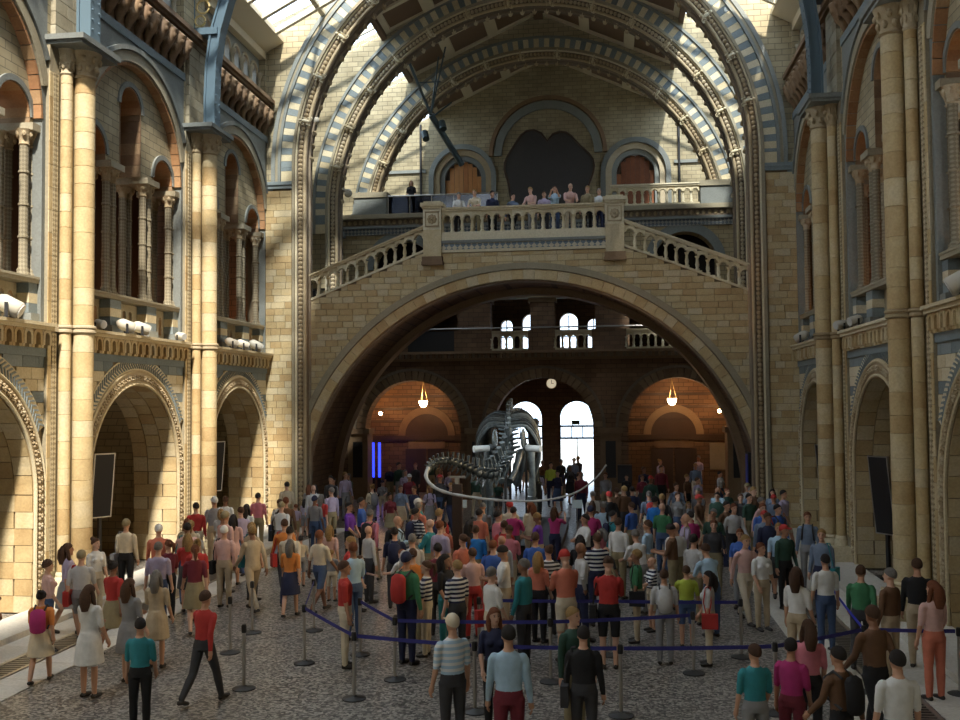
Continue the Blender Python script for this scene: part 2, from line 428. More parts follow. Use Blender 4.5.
def column(loc, seed):
    R = random.Random(seed); t = root('clustered_column', loc)
    MB().box(-.2, .86, -.8, .8, 0, .3).box(-.2, .78, -.74, .74, .3, .5).build('plinth', M['cream'], t)
    b = MB().lathe([(.34,.5),(.34,.6),(.27,.66),(.29,.71),(.235,.76)], .485, 0, 20)
    for s in (-1, 1): b.lathe([(.2,.5),(.2,.6),(.15,.66),(.165,.71),(.13,.76)], .22, s*.31, 14)
    b.build('base_moulding', M['cream'], t, True)
    MB().box(-.1, .09, -.77, .77, .5, 12.3).box(0, .3, -.22, .22, .5, 12.3).build('pier_core', M['grey'], t)
    def run(x, y, r, name, n, za, zb, hs):
        z = za
        while z < zb-.02:
            h = min(R.uniform(*hs), zb-z)
            if zb-z-h < .15: h = zb-z
            e = .008
            m = MB().lathe([(r-.012, .0), (r, e), (r, h-e), (r-.012, h)], n=n).mesh(name, M['buff'], True)
            put(name, m, t, (x, y, z)); z += h
    for za, zb in ((.76, 5.97), (6.16, 11.72)):
        run(.485, 0, .222, 'drum', 20, za, zb, (.3, .62))
        for s in (-1, 1): run(.22, s*.31, .128, 'shaft_drum', 12, za, zb, (.35, .6))
        for s in (-1, 1):
            z = za
            while z < zb-.02:
                h = min(.5, zb-z)
                MB().box(.085, .115, min(s*.46, s*.64), max(s*.46, s*.64), 0, h-.01).build('diaper_block', M['diaper'], t, loc=(0,0,z))
                blk('block', 'buff', t, .08, .10, min(s*.645, s*.775), max(s*.645, s*.775), z, z+h-.012); z += h
    rg = MB().lathe([(.23,5.97),(.27,6.0),(.27,6.05),(.24,6.07),(.28,6.1),(.28,6.14),(.23,6.16)], .485, 0, 20)
    for s in (-1, 1): rg.lathe([(.13,5.97),(.17,6.0),(.17,6.05),(.14,6.07),(.18,6.1),(.18,6.14),(.13,6.16)], .22, s*.31, 14)
    rg.box(.05, .17, -.8, .8, 6.0, 6.14)
    rg.build('ring_moulding', M['carved'], t, True)
    for (x, y, r, n) in ((.485, 0, .222, 20), (.22, -.31, .128, 12), (.22, .31, .128, 12)):
        c = MB().lathe([(r, 11.72), (r*1.18, 11.76), (r*1.02, 11.8), (r*1.1, 11.95), (r*1.5, 12.22), (r*1.6, 12.3)], x, y, n)
        for k in range(8):
            a = k*PI/4
            for zz, q in ((11.93, 1.15), (12.12, 1.36)):
                c.blob((x+r*q*math.cos(a+(zz > 12)*.39), y+r*q*math.sin(a+(zz > 12)*.39), zz), (r*.3, r*.3, .09), 5, 4)
        c.build('capital', M['carved'], t, True)
    MB().box(-.2, .84, -.78, .78, 12.3, 12.38).box(-.2, .9, -.84, .84, 12.38, 12.5).build('abacus', M['greyblue'], t)
    return t
def iron_rib(loc):
    t = root('iron_rib', loc)
    pts = [(.38,12.5),(.38,13.4),(.42,14.4),(.56,15.4),(.85,16.4),(1.35,17.4),(2.05,18.2),(3.0,18.9)]
    def sweep(off, th, hy):
        b = MB()
        for i in range(len(pts)-1):
            (x0, z0), (x1, z1) = pts[i], pts[i+1]
            b.hexa([(x0+off,-hy,z0),(x0+off+th,-hy,z0),(x0+off+th,hy,z0),(x0+off,hy,z0),(x1+off,-hy,z1),(x1+off+th,-hy,z1),(x1+off+th,hy,z1),(x1+off,hy,z1)])
        return b
    sweep(0, .06, .22).build('flange', M['iron'], t); fg = sweep(.28, .06, .22).build('flange', M['iron'], t)
    sweep(.06, .22, .17).build('web', M['iron'], t)
    rv = MB()
    for i in range(len(pts)-1):
        for k in range(4):
            q = k/4; x = pts[i][0]*(1-q)+pts[i+1][0]*q+.34; z = pts[i][1]*(1-q)+pts[i+1][1]*q+.1
            for s in (-.14, .14): rv.blob((x, s, z), .03, 5, 4)
    rv.build('rivets', M['iron'], fg, kind='stuff')
    MB().box(-.3, .8, -.25, .25, 15.30, 15.5).tube([(-.1,0,15.5),(-.1,0,18.5)], .12, 6).build('bracket', M['iron'], t)
    g = MB()
    for k in range(5):
        z = 15.8+k*.42; r = .16+.04*k
        g.tube([(.18+.09*k+r*math.cos(a), 0, z+r*math.sin(a)) for a in [i*.55 for i in range(12)]], .03, 5, up=(0,1,0))
    g.build('filigree', M['gold'], t)
    return t
A = [arcade_arch((-W, y, 0)) for y in BC[:1]]
wl = root('wall_left', (-W, 24.3, 0), kind='structure', label='long arcaded terracotta wall with banded cream and blue spandrels lit warmly')
def wall_bay(par, yc):
    c = MB()
    c.arcwall('y', -3.52, 3.52, 0, 5.45, -1.28, -.02, ((0, 2.42, 2.5),), 40)
    c.box(-4.5, 0, -3.52, 3.52, 5.45, 6.1)
    c.build('wall_core', M['mortar'], par, loc=(0, yc, 0))
    a = MB()   # side alcove behind the arch
    a.box(-4.6, -4.4, -3.5, 3.5, 0, 5.45).box(-4.4, -1.28, 3.0, 3.52, 0, 5.45).box(-4.4, -1.28, -3.52, -3.0, 0, 5.45)
    a.arcwall('y', -3.0, 3.0, 2.0, 5.45, -4.4, -1.28, ((0, 2.95, 2.3),), 24)
    a.build('alcove', M['wall'], par, loc=(0, yc, 0))
    MB().box(-4.7, -4.5, -3.52, 3.52, 6.1, 17).build('gallery_back_wall', M['darkwood'], par, loc=(0, yc, 0))  # dark colour puts the gallery's interior shade into the wall
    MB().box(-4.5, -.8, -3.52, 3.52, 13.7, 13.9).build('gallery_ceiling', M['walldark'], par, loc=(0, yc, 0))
    for s in (-1, 1): MB().box(-.4, 0, s*3.15-.37, s*3.15+.37, 6.1, 17).build('pier_wall', M['wallgrey'], par, loc=(0, yc, 0))
    z = 3.70; k = 0
    while z < 5.42:
        h = .25
        zi = z+h/2-2.5
        ys = math.sqrt(max(0, 3.1**2-zi*zi)) if zi < 3.1 else 0
        for s in (-1, 1):
            u0 = ys; 
            while u0 < 2.74:
                u1 = min(u0+random.uniform(.45, .7), 2.76)
                if 2.76-u1 < .15: u1 = 2.76
                y0, y1 = sorted((s*u0, s*u1))
                blk('block', ('blue', 'cream', 'cream')[k % 3], par, -.03, .012+.004*((k) % 3), yc+y0+.006, yc+y1-.006, z+.005, z+h-.005)
                u0 = u1
        z += h; k += 1
for yc in BC: wall_bay(wl, yc-24.3)
for yc in COLY:
    z = 12.5; k = 0
    while z < 15.0:
        sp = (-.62, .1, .62) if k % 2 else (-.62, -.15, .62)
        for a, b_ in zip(sp, sp[1:]): blk('block', 'grey', wl, -.05, .12, yc-24.3+a+.008, yc-24.3+b_-.008, z+.006, min(15.04, z+.29))
        z += .3; k += 1
wr = copy_tree(wl, (W, 24.3, 0), (-1, 1, 1)); wr.name = 'wall_right'; wr['label'] = 'long arcaded terracotta wall with banded spandrels on the shaded side of the hall'
SIDE = {-1: 'on the sunlit side wall', 1: 'on the shaded side wall'}
builders = [arcade_arch, cornice, parapet, gallery]
protos = {'arcade_arch': A[0], 'corbel_cornice': cornice((-W, BC[0], 0)), 'gallery_parapet': parapet((-W, BC[0], 0)), 'gallery_arcade': gallery((-W, BC[0], 0))}
protos['carved_frieze'], protos['clerestory_arcade'] = upper((-W, BC[0], 0))
DESC = {'arcade_arch': ('round arch with carved leaf order and chevron band', 'arch', 'ground floor arcade arches'),
        'corbel_cornice': ('cream cornice on a row of little corbel arches', 'cornice', 'cornices over the arcade'),
        'gallery_parapet': ('pierced grey parapet with blue and cream pedestals', 'parapet', 'gallery parapets'),
        'gallery_arcade': ('triple gallery arch with ringed grey shafts under a red-lined relieving arch', 'arcade', 'gallery arcades'),
        'carved_frieze': ('brown frieze of carved leafy corbels above a blue band', 'frieze', 'carved friezes'),
        'clerestory_arcade': ('row of small clerestory arches under the glass roof', 'arcade', 'clerestory arcades')}
WHERE = ['in the bay this side of the first clustered column', 'between the two clustered columns', 'in the bay against the brick end pier']
for k, p in protos.items():
    d, cat, grp = DESC[k]
    for sx in (-1, 1):
        for i, yc in enumerate(BC):
            lab = d+' '+('sunlit wall, ' if sx < 0 else 'shaded wall, ')+WHERE[i]
            lab = ' '.join(lab.split()[:16]) if False else lab
            short = {0: 'bay before the first column', 1: 'bay between the columns', 2: 'bay by the end pier'}[i]
            lab = ' '.join(d.split()[:8])+', '+('sunlit' if sx < 0 else 'shaded')+' wall, '+short
            o = p if (sx < 0 and i == 0) else copy_tree(p, (sx*W, yc, 0), (-sx, 1, 1))
            tag(o, lab, cat, grp)
for j, yc in enumerate(COLY):
    c = column((-W, yc, 0), 11+j); c2 = copy_tree(c, (W, yc, 0), (-1, 1, 1))
    for o, sd in ((c, 'sunlit'), (c2, 'shaded')):
        tag(o, 'banded buff clustered column, %s wall, %s' % (sd, 'facing the first stanchions' if j == 0 else 'next to the end bay'), 'column', 'clustered columns')
    r_ = iron_rib((-W, yc, 0)); r2 = copy_tree(r_, (W, yc, 0), (-1, 1, 1))
    for o, sd in ((r_, 'sunlit'), (r2, 'shaded')):
        tag(o, 'blue riveted iron roof rib above the %s column of the %s wall' % ('first' if j == 0 else 'second', sd), 'roof rib', 'iron roof ribs')
# ================================================================== FLOOR
fl = MB().box(-14, 14, -4, 52, -.2, 0).mesh('floor', M['floor'])
tag(put('floor', fl), 'speckled grey mosaic floor', kind='structure')
tag(put('ground', MB().box(-40, 40, 52, 110, -.2, -.02).mesh('ground', M['white'])), 'pale forecourt outside the doors', kind='structure')
# heating grilles along both sides
def grille(x, sx):
    x = sx*7.1
    t = root('floor_grille', (x, 20, 0), 'long ladder-like metal floor grille by the %s columns' % ('sunlit' if sx < 0 else 'shaded'), 'grille', 'floor grilles')
    b = MB()
    for k in (-.24, .24): b.box(k-.03, k+.03, -9, 14, 0, .022)
    b.build('rail', M['steel'], t)
    r = MB()
    for k in range(190): r.box(-.22, .22, -9+k*.12, -9+k*.12+.035, 0, .016)
    r.build('bars', M['steel'], t, kind='stuff')
    MB().box(-.22, .22, -9, 14, 0, .004).build('duct', M['black'], t)
    
grille(-7.35, -1); grille(7.35, 1)
for sx, nm in ((-1, 'left'), (1, 'right')):
    b = MB()
    b.box(min(sx*8.15, sx*9.2), max(sx*8.15, sx*9.2), 6, 34, 0, .12)
    fs_ = root('trim_%d' % (3 if sx < 0 else 4), (sx*7.1, 20, 0), kind='structure', label='border of pale flagstones along the %s grille' % ('sunlit' if sx < 0 else 'shaded'))
    for k in range(28):
        for a_, b_ in ((-1.0, -.30), (.30, 1.04)):
            if a_ > 0 or sx < 0 or True: blk('flagstone', 'white', fs_, min(sx*a_, sx*b_)+.008, max(sx*a_, sx*b_)-.008, -14+k+.008, -13+k-.008, 0, .012)
    tag(b.build('trim_%d' % (1 if sx < 0 else 2), M['white']), 'pale stone step along the foot of the %s columns' % ('sunlit' if sx < 0 else 'shaded'), kind='structure')
# ================================================================== END OF THE HALL: piers, great arches, roof
ROOF = lambda u: 21.85-.45*abs(u)
def courses(par, name, mat, spans, z0, z1, h, d0, d1, limit=300, lens=(.38, .62), ax='x'):
    out = []; z = z0; k = 0
    while z < z1-.05:
        hh = min(h, z1-z)
        for (a, b_) in spans(z+hh/2):
            u = a; first = True
            while u < b_-.01:
                l = random.uniform(*lens)*(.55 if first and k % 2 else 1); first = False
                e = min(u+l, b_)
                if b_-e < .14: e = b_
                out.append((u+.006, e-.006, z+.006, z+hh-.006)); u = e
        z += h; k += 1
    out.sort(key=lambda q: -(q[1]-q[0]))
    for (a, b_, za, zb) in out[:limit]:
        j = random.uniform(0, .012)
        if ax == 'x': blk(name, mat, par, a, b_, d0-j, d1, za, zb)
        else: blk(name, mat, par, d0, d1+j, a, b_, za, zb)
    if out[limit:]:
        s = MB()
        for (a, b_, za, zb) in out[limit:]: s.box(a, b_, d0-random.uniform(0, .012), d1, za, zb)
        s.build(name+'_course', M[mat], par, kind='stuff')
for sx, nm in ((-1, 'end_left'), (1, 'end_right')):
    t = root('wall_'+nm, (sx*8.7, 34.0, 0), kind='structure', label='buff brick pier carrying the great arch beside the %s wall' % ('sunlit' if sx < 0 else 'shaded'))
    MB().box(-.55, 1.2 if sx > 0 else .55, .04, 1.1, 0, 12.05).build('pier_core', M['mortar'], t) if sx > 0 else MB().box(-1.2, .55, .04, 1.1, 0, 12.05).build('pier_core', M['mortar'], t)
    courses(t, 'brick', 'buff', lambda z: [(-.5, .46)] if sx < 0 else [(-.46, .5)], 0, 12.0, .235, 0, .08, lens=(.3, .55))
    MB().box(-.56, .5, -.06, 1.1, 12.05, 12.18).box(-.6, .5, -.1, 1.1, 12.18, 12.3).build('impost', M['blue'], t) if sx < 0 else MB().box(-.5, .56, -.06, 1.1, 12.05, 12.18).box(-.5, .6, -.1, 1.1, 12.18, 12.3).build('impost', M['blue'], t)
def monkey():
    b = MB()
    b.tube([(0,0,-.16),(0,-.08,0),(0,-.05,.16)], [.07,.09,.06], 7); b.blob((0,-.1,.24), (.07,.08,.08), 7, 5)
    for s in (-1, 1):
        b.tube([(s*.05,-.05,.12),(s*.16,-.06,.05),(s*.17,.02,.18)], .025, 5); b.tube([(s*.05,-.04,-.14),(s*.16,-.1,-.1),(s*.15,.02,-.26)], .03, 5)
    b.tube([(0,0,-.16),(.08,-.04,-.3),(.2,-.05,-.32),(.24,-.05,-.22)], .018, 5)
    b.v = [tuple(.75*q for q in p) for p in b.v]
    return b.mesh('carved_monkey', M['cream'], True)
MONK = monkey()
def great_arch(Y, zc, R, zbase, label, nv=112, th=.75, zspring_wall=12.3):
    t = root('great_arch', (0, Y, 0), label, 'arch', 'great arches across the hall')
    st = PI/nv
    va = {m: MB().arc('x', 0, 0, R+.54, R+.94, -.02, .12, -st/2+.0005, st/2-.0005, 2).mesh('voussoir', M[m]) for m in ('blue', 'cream')}
    for k in range(nv):
        put('voussoir', va['blue' if k % 2 else 'cream'], t, (0, 0, zc), rot=(0, -(k+.5)*st, 0))
    # straight legs of the band below the springing
    z = zspring_wall; k = 0
    while z < zc-.05:
        h = min(.38, zc-z)
        for s in (-1, 1): blk('block', 'blue' if k % 2 else 'cream', t, s*(R+.54), s*(R+.94), -.02, .12, z+.006, z+h-.006)
        z += h; k += 1
    def ring(name, r0, r1, d0, d1, mat, zb=None):
        b = MB().arc('x', 0, zc, r0, r1, d0, d1, n=72)
        if zb is not None:
            for s in (-1, 1): b.box(min(s*r0, s*r1), max(s*r0, s*r1), d0, d1, zb, zc)
        b.build(name, M[mat], t)
    ring('outer_moulding', R+.95, R+1.05, -.08, .12, 'greyblue', zspring_wall)
    if Y < 35: ring('outer_moulding', R+1.05, R+1.16, -.02, .12, 'grey', zspring_wall); ring('outer_moulding', R+1.16, R+1.30, -.06, .12, 'greyblue', zspring_wall)
    ring('inner_moulding', R+.43, R+.53, -.08, .12, 'grey', zbase)
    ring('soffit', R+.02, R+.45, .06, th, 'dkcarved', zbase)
    def roll(name, r, d, q, mat):
        pts = [(-r, d, zbase), (-r, d, (zbase+zc)/2)]+[(-r*math.cos(PI*i/64), d, zc+r*math.sin(PI*i/64)) for i in range(65)]+[(r, d, (zbase+zc)/2), (r, d, zbase)]
        MB().tube(pts, q, 7, up=(0,1,0)).build(name, M[mat], t, True)
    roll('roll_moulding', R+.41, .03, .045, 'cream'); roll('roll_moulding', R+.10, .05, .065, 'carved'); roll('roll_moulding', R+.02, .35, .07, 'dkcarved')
    sd = MB(); L = PI*R; n = int(L/.16)
    for k in range(n):
        a = PI*(k+.5)/n; r = R+.25
        sd.blob((r*math.cos(a), .03, zc+r*math.sin(a)), (.085, .07, .085), 5, 4)
        if k % 3 == 0: sd.blob(((R+.0)*math.cos(a), .5, zc+(R+.0)*math.sin(a)), (.11, .25, .11), 5, 4)
    z = zbase
    while z < zc:
        for s in (-1, 1): sd.blob((s*(R+.25), .03, z+.08), (.085, .07, .085), 5, 4)
        z += .16
    sd.build('carved_studs', M['carved'], t, kind='stuff')
    for k in range(1, 15):
        a = PI*k/15
        put('carved_monkey', MONK, t, ((R+.2)*math.cos(a), -.05, zc+(R+.2)*math.sin(a)), rot=(0, PI/2-a, 0))
    return t
A1 = great_arch(33.98, 12.8, 7.67, 0, 'front great arch of blue and cream voussoirs springing from the brick piers')
A2 = great_arch(38.6, 12.2, 7.80, 7.5, 'middle great arch standing behind the stair bridge', zspring_wall=11.2)
A3 = great_arch(44.0, 12.12, 7.62, 12.9, 'innermost great arch springing from the upper gallery blocks', zspring_wall=13.0)
def gable(name, Y0, Y1, R, zc, z0, mat, lab, roof=ROOF, xmax=9.6):
    b = MB().arcwall('x', -xmax, xmax, z0, lambda u: roof(u)+.3, Y0, Y1, ((0, R, zc),), 64, extra=(0,))
    return tag(b.build(name, M[mat]), lab, kind='structure')
gable('wall_front_gable', 34.1, 34.8, 8.1, 12.8, 12.3, 'wallgrey', 'grey brick wall over the front great arch')
gable('wall_middle_gable', 38.72, 39.4, 8.25, 12.2, 9.0, 'wallgrey', 'grey brick wall over the middle great arch')
gable('wall_inner_gable', 44.12, 44.8, 8.05, 12.12, 12.9, 'wallgrey', 'grey brick wall over the innermost great arch')
# side walls of the stair hall
for sx in (-1, 1):
    t = root('wall_stair_'+('left' if sx < 0 else 'right'), (sx*9.2, 42, 0), kind='structure', label='brick side wall of the stair hall, %s side' % ('sunlit' if sx < 0 else 'shaded'))
    b = MB()
    b.box(min(0, sx*.4), max(0, sx*.4), -8, 8.2, 0, 17.9); b.build('wall_face', M['wallgrey'], t)
    for y in (-5.2, -.4):
        MB().box(min(0, -sx*.3), max(0, -sx*.3), y-.3, y+.3, 8, 13.2).build('pilaster', M['buff'], t)
        MB().box(min(0, -sx*.42), max(0, -sx*.42), y-.42, y+.42, 13.2, 13.5).build('pilaster_capital', M['blue'], t)
    for yc in (-6.7, -2.8):
        MB().arc('y', yc, 10.2, .85, 1.2, min(0, -sx*.2), max(0, -sx*.2), n=20).build('niche_arch', M['greyblue'], t)
        MB().arcwall('y', yc-.85, yc+.85, 8.0, 10.2, min(0, -sx*.02), max(0, -sx*.02)).arc('y', yc, 10.2, 0.01, .85, min(0, -sx*.02), max(0, -sx*.02), n=20).build('niche_back', M['dark'], t)  # dark plate paints a niche's shade on the flat wall
    MB().box(min(0, -sx*.25), max(0, -sx*.25), -8, 6, 11.9, 12.15).build('string_course', M['blue'], t)
# roofs
def slope_box(b, sx, xa, xb, y0, y1, th, roof, lift=0):
    za, zb = roof(xa)+lift, roof(xb)+lift
    xa, xb = sx*xa, sx*xb
    return b.hexa([(xa,y0,za),(xb,y0,zb),(xb,y1,zb),(xa,y1,za),(xa,y0,za+th),(xb,y0,zb+th),(xb,y1,zb+th),(xa,y1,za+th)])
ce = root('ceiling', (0, 42, 17.8), kind='structure', label='pitched ceiling of brown coffered panels and glass skylights over the stair hall')
for (y0, y1) in ((34.8, 38.7), (39.4, 44.1), (44.8, 50.0)):
    for sx in (-1, 1):
        o = (0, -42, -17.8)
        for (xa, xb) in ((.12, 2.05), (2.05, 4.0), (4.0, 5.82)):
            slope_box(MB(), sx, xa, xb, y0, y1, .08, ROOF, .1).build('panel', M['panelbrown'], ce, loc=o)
            f = MB(); q = .22
            slope_box(f, sx, xa, xa+q, y0, y1, .12, ROOF); slope_box(f, sx, xb-q, xb, y0, y1, .12, ROOF)
            ym = (y0+y1)/2
            for a in (y0, ym-q/2, y1-q): slope_box(f, sx, xa+q, xb-q, a, a+q, .12, ROOF)
            f.build('panel_frame', M['panelcream'], ce, loc=o)
        slope_box(MB(), sx, 5.8, 5.98, y0, y1, .35, ROOF, -.18).build('purlin', M['panelbrown'], ce, loc=o)
        n = 4; w_ = (y1-y0)/n
        for k in range(n):
            slope_box(MB(), sx, 6.0, 9.1, y0+k*w_+.05, y0+(k+1)*w_-.05, .02, ROOF, .05).build('pane', M['glass'], ce, loc=o)
            slope_box(MB(), sx, 6.0, 9.1, y0+k*w_-.05, y0+k*w_+.05, .14, ROOF).build('glazing_bar', M['panelcream'], ce, loc=o)
        slope_box(MB(), sx, 9.1, 9.6, y0, y1, .15, ROOF).build('eaves', M['panelcream'], ce, loc=o)
    MB().box(-.2, .2, y0, y1, 21.6, 21.95).build('ridge', M['panelbrown'], ce, loc=o)
NR = lambda u: 21.85-.52*abs(u)
nr = root('ceiling_nave', (0, 30, 17), kind='structure', label='glazed slope of the nave roof between cream rafters')
o = (0, -30, -17)
for sx in (-1, 1):
    slope_box(MB(), sx, 8.55, 9.3, 22, 34.1, .2, NR).build('eaves', M['panelcream'], nr, loc=o)
    for k in range(9):
        y = 22.4+k*1.36
        slope_box(MB(), sx, 5.4, 8.55, y-.09, y+.09, .2, NR).build('rafter', M['panelcream'], nr, loc=o)
        for xa, xb in ((5.5, 7.0), (7.06, 8.5)):
            if k < 8: slope_box(MB(), sx, xa, xb, y+.08, y+1.28, .02, NR, .1).build('pane', M['glass' if sx < 0 else 'frosted'], nr, loc=o)  # shaded slope's panes frosted as an added diffuser for the sun
    slope_box(MB(), sx, 6.96, 7.1, 22, 34.1, .12, NR, .04).build('glazing_bar', M['panelcream'], nr, loc=o)
    slope_box(MB(), sx, 4.9, 5.45, 22, 34.1, .2, NR).build('purlin', M['panelcream'], nr, loc=o)
for sx in (-1, 1):
    slope_box(MB(), sx, 0, 4.95, -8, 34.1, .2, NR).build('roof_boarding_sunblock', M['panelbrown'], nr, loc=o)
    if sx > 0: slope_box(MB(), sx, 4.95, 8.55, -8, 26, .2, NR).build('roof_boarding_sunblock', M['panelbrown'], nr, loc=o)  # out-of-view boarding added on this slope to keep the shaded side dark
    slope_box(MB(), sx, 8.55, 9.3, -8, 22, .2, NR).build('eaves', M['panelcream'], nr, loc=o)
    t = root('wall_gallery_end_'+('left' if sx < 0 else 'right'), (sx*11.5, 34.9, 0), kind='structure', label='brick end wall closing the gallery and alcove behind the pier')
    MB().box(-2.3, 2.3, 0, .2, 0, 17).build('wall_face', M['walldark'], t)
for sx in (-1, 1):
    t = root('wall_near_'+('left' if sx < 0 else 'right'), (sx*9.4, 3, 0), kind='structure', label='brick side wall of the near end of the hall, %s side' % ('sunlit' if sx < 0 else 'shaded'))
    MB().box(-.2, .2, -11, 10.75, 0, 17.2).build('wall_face', M['wall'], t)
nw = root('wall_near', (0, -8, 0), kind='structure', label='plain brick wall closing the near end of the hall')
MB().box(-14, 14, -.4, 0, 0, 22).build('wall_face', M['wall'], nw)
# ================================================================== STAIR BRIDGE
BZ, BR, BY = .63, 8.0, 34.35
br = root('stair_bridge', (0, BY, 0), 'wide brick arch bridge carrying the stairs and landing across the hall', 'bridge')
def topline(u):
    u = abs(u)
    return 9.68 if u < 3.5 else 9.68-(u-3.5)*(9.68-7.95)/(7.9-3.5)
core = MB()
us = [-8.2+16.4*i/80 for i in range(81)]
for a, b_ in zip(us, us[1:]):
    f = lambda u: BZ+math.sqrt(max(0, 8.3**2-u*u))
    core.hexa([(a,.06,f(a)),(b_,.06,f(b_)),(b_,5.2,f(b_)),(a,5.2,f(a)),(a,.06,max(f(a)+.01,topline(a))),(b_,.06,max(f(b_)+.01,topline(b_))),(b_,5.2,max(f(b_)+.01,topline(b_))),(a,5.2,max(f(a)+.01,topline(a)))])
core.build('spandrel_core', M['mortar'], br)
def bspans(z):
    out = []
    rx = math.sqrt(max(0, 8.45**2-(z-BZ)**2)) if z-BZ < 8.45 else 0
    tx = 7.72 if z < 8.0 else 3.5+(9.68-z)/(9.68-7.95)*4.4
    tx = min(tx, 7.72)
    if z-BZ >= 8.45: return [(-tx, tx)]
    if tx-rx > .06: out = [(-tx, -rx), (rx, tx)]
    return out
courses(br, 'brick', 'buff', bspans, 4.2, 9.62, .22, 0, .1, lens=(.4, .62))
nv = 64; st = PI/nv
vm = MB().arc('x', 0, 0, 8.0, 8.34, -.05, .7, -st/2+.0006, st/2-.0006, 2).mesh('voussoir', M['buff'])
for k in range(nv): put('voussoir', vm, br, (0, 0, BZ), rot=(0, -(k+.5)*st, 0))
MB().arc('x', 0, BZ, 8.36, 8.58, -.1, .2, n=80).build('hood_moulding', M['grey'], br)
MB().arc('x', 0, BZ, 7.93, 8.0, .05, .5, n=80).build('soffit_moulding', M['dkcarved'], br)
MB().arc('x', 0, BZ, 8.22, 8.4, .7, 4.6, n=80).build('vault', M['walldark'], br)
MB().arc('x', 0, BZ, 7.95, 8.3, 4.5, 5.2, n=80).build('rear_rib', M['brown'], br)
for s in (-1, 1): MB().box(min(s*8.0, s*8.6), max(s*8.0, s*8.6), .0, 5.2, 0, BZ).build('footing', M['walldark'], br)
# landing: mouldings and chequer band
ld = MB().box(-3.5, 3.5, -.06, 5.2, 9.64, 9.72); ld.box(-3.5, 3.5, -.02, 5.2, 9.72, 9.96); ld.build('landing', M['cream'], br)
MB().box(-2.9, 2.9, -.05, .1, 9.74, 9.94).build('chequer_band', M['checker'], br)
MB().box(-3.5, 3.5, -.10, 5.2, 9.96, 10.06).build('string_course', M['greyblue'], br)
MB().box(-3.5, 3.5, -.05, 5.2, 10.06, 10.28).build('landing_edge', M['cream'], br)
stp = MB().box(-.6, .6, 0, 4, 0, 1)
for s in (-1, 1):
    for k in range(10):
        x0 = 3.5+k*.44; blk('step', 'cream', br, min(s*x0, s*(x0+.44)), max(s*x0, s*(x0+.44)), .15, 5.1, topline(x0)-.35, topline(x0+.44)+.17)
# balustrades
bal = MB().lathe([(.085,0),(.085,.05),(.05,.09),(.07,.2),(.05,.32),(.045,.42),(.07,.46),(.085,.5)], n=8).mesh('baluster', M['cream'], True)
def ringhole(): 
    b = MB().arc('x', 0, .5, .12, .175, -.1, .1, n=10)
    b.arcwall('x', -.178, .178, .5, .74, -.07, .07, ((0, .13, .52),), 10)
    return b.mesh('arch_head', M['cream'])
RH = ringhole()
def balustrade(name, loc, pts, label, cat='balustrade', mats='cream', group='stone balustrades', sc=1.0):
    # pts: (x, z of base) pairs, evenly spaced
    t = root(name, loc, label, cat, group)
    (xa, za), (xb, zb) = pts; n = max(1, round(abs(xb-xa)/(.358*sc)))
    d = (xb-xa)/n; e = (zb-za)/n
    for k in range(n):
        x = xa+d*(k+.5); z = za+e*(k+.5)
        put('baluster', bal, t, (xa+d*k, 0, za+e*k+.08), scale=(sc, sc, sc)); put('arch_head', RH, t, (x, 0, z+.08), scale=(sc, sc, sc))
    b = MB(); h = .82*sc
    for (dz0, dz1, w_) in ((0, .08, .13), ): b.hexa([(xa,-w_,za+dz0),(xb,-w_,zb+dz0),(xb,w_,zb+dz0),(xa,w_,za+dz0),(xa,-w_,za+dz1),(xb,-w_,zb+dz1),(xb,w_,zb+dz1),(xa,w_,za+dz1)])
    b.build('base_rail', M['cream'], t)
    b = MB()
    for (dz0, dz1, w_) in ((h, h+.07, .13), (h+.07, h+.13, .17)): b.hexa([(xa,-w_,za+dz0),(xb,-w_,zb+dz0),(xb,w_,zb+dz0),(xa,w_,za+dz0),(xa,-w_,za+dz1),(xb,-w_,zb+dz1),(xb,w_,zb+dz1),(xa,w_,za+dz1)])
    b.build('handrail', M['cream'], t)
    return t
balustrade('landing_balustrade', (0, BY+.08, 0), ((-2.86, 10.28), (2.86, 10.28)), 'level cream stone balustrade along the landing of the bridge')
balustrade('stair_balustrade', (0, BY+.08, 0), ((-7.72, 8.02), (-3.52, 9.68)), 'sloping cream balustrade of the flight near the sunlit pier')
balustrade('stair_balustrade', (0, BY+.08, 0), ((7.72, 8.02), (3.52, 9.68)), 'sloping cream balustrade of the flight near the shaded pier')
for s in (-1, 1):
    t = root('newel_post', (s*3.19, BY+.06, 9.2), 'square stone newel post with rosette, head of the %s flight' % ('sunlit' if s < 0 else 'shaded'), 'post', 'newel posts')
    b = MB().box(-.36, .36, -.25, .4, .12, .3).box(-.38, .38, -.28, .4, 0, .12); b.build('base', M['brown'], t)
    MB().box(-.32, .32, -.2, .4, .3, 1.25).build('shaft', M['buff'], t)
    pb = MB().box(-.32, .32, -.2, .4, 1.25, 2.0).build('panel_block', M['cream'], t)
    rs = MB()
    for k in range(8): rs.blob((.11*math.cos(k*PI/4), -.21, 1.62+.11*math.sin(k*PI/4)), (.07, .04, .07), 5, 4)
    rs.blob((0,-.22,1.62), .06, 6, 4)
    rs.box(-.25,.25,-.23,-.2,1.35,1.39).box(-.25,.25,-.23,-.2,1.86,1.9).box(-.25,-.21,-.23,-.2,1.35,1.9).box(.21,.25,-.23,-.2,1.35,1.9)
    rs.build('rosette', M['carved'], pb)
    MB().box(-.35, .35, -.25, .42, 2.0, 2.08).box(-.4, .4, -.3, .45, 2.08, 2.2).box(-.3,.3,-.2,.4,2.2,2.26).build('cap', M['cream'], t)
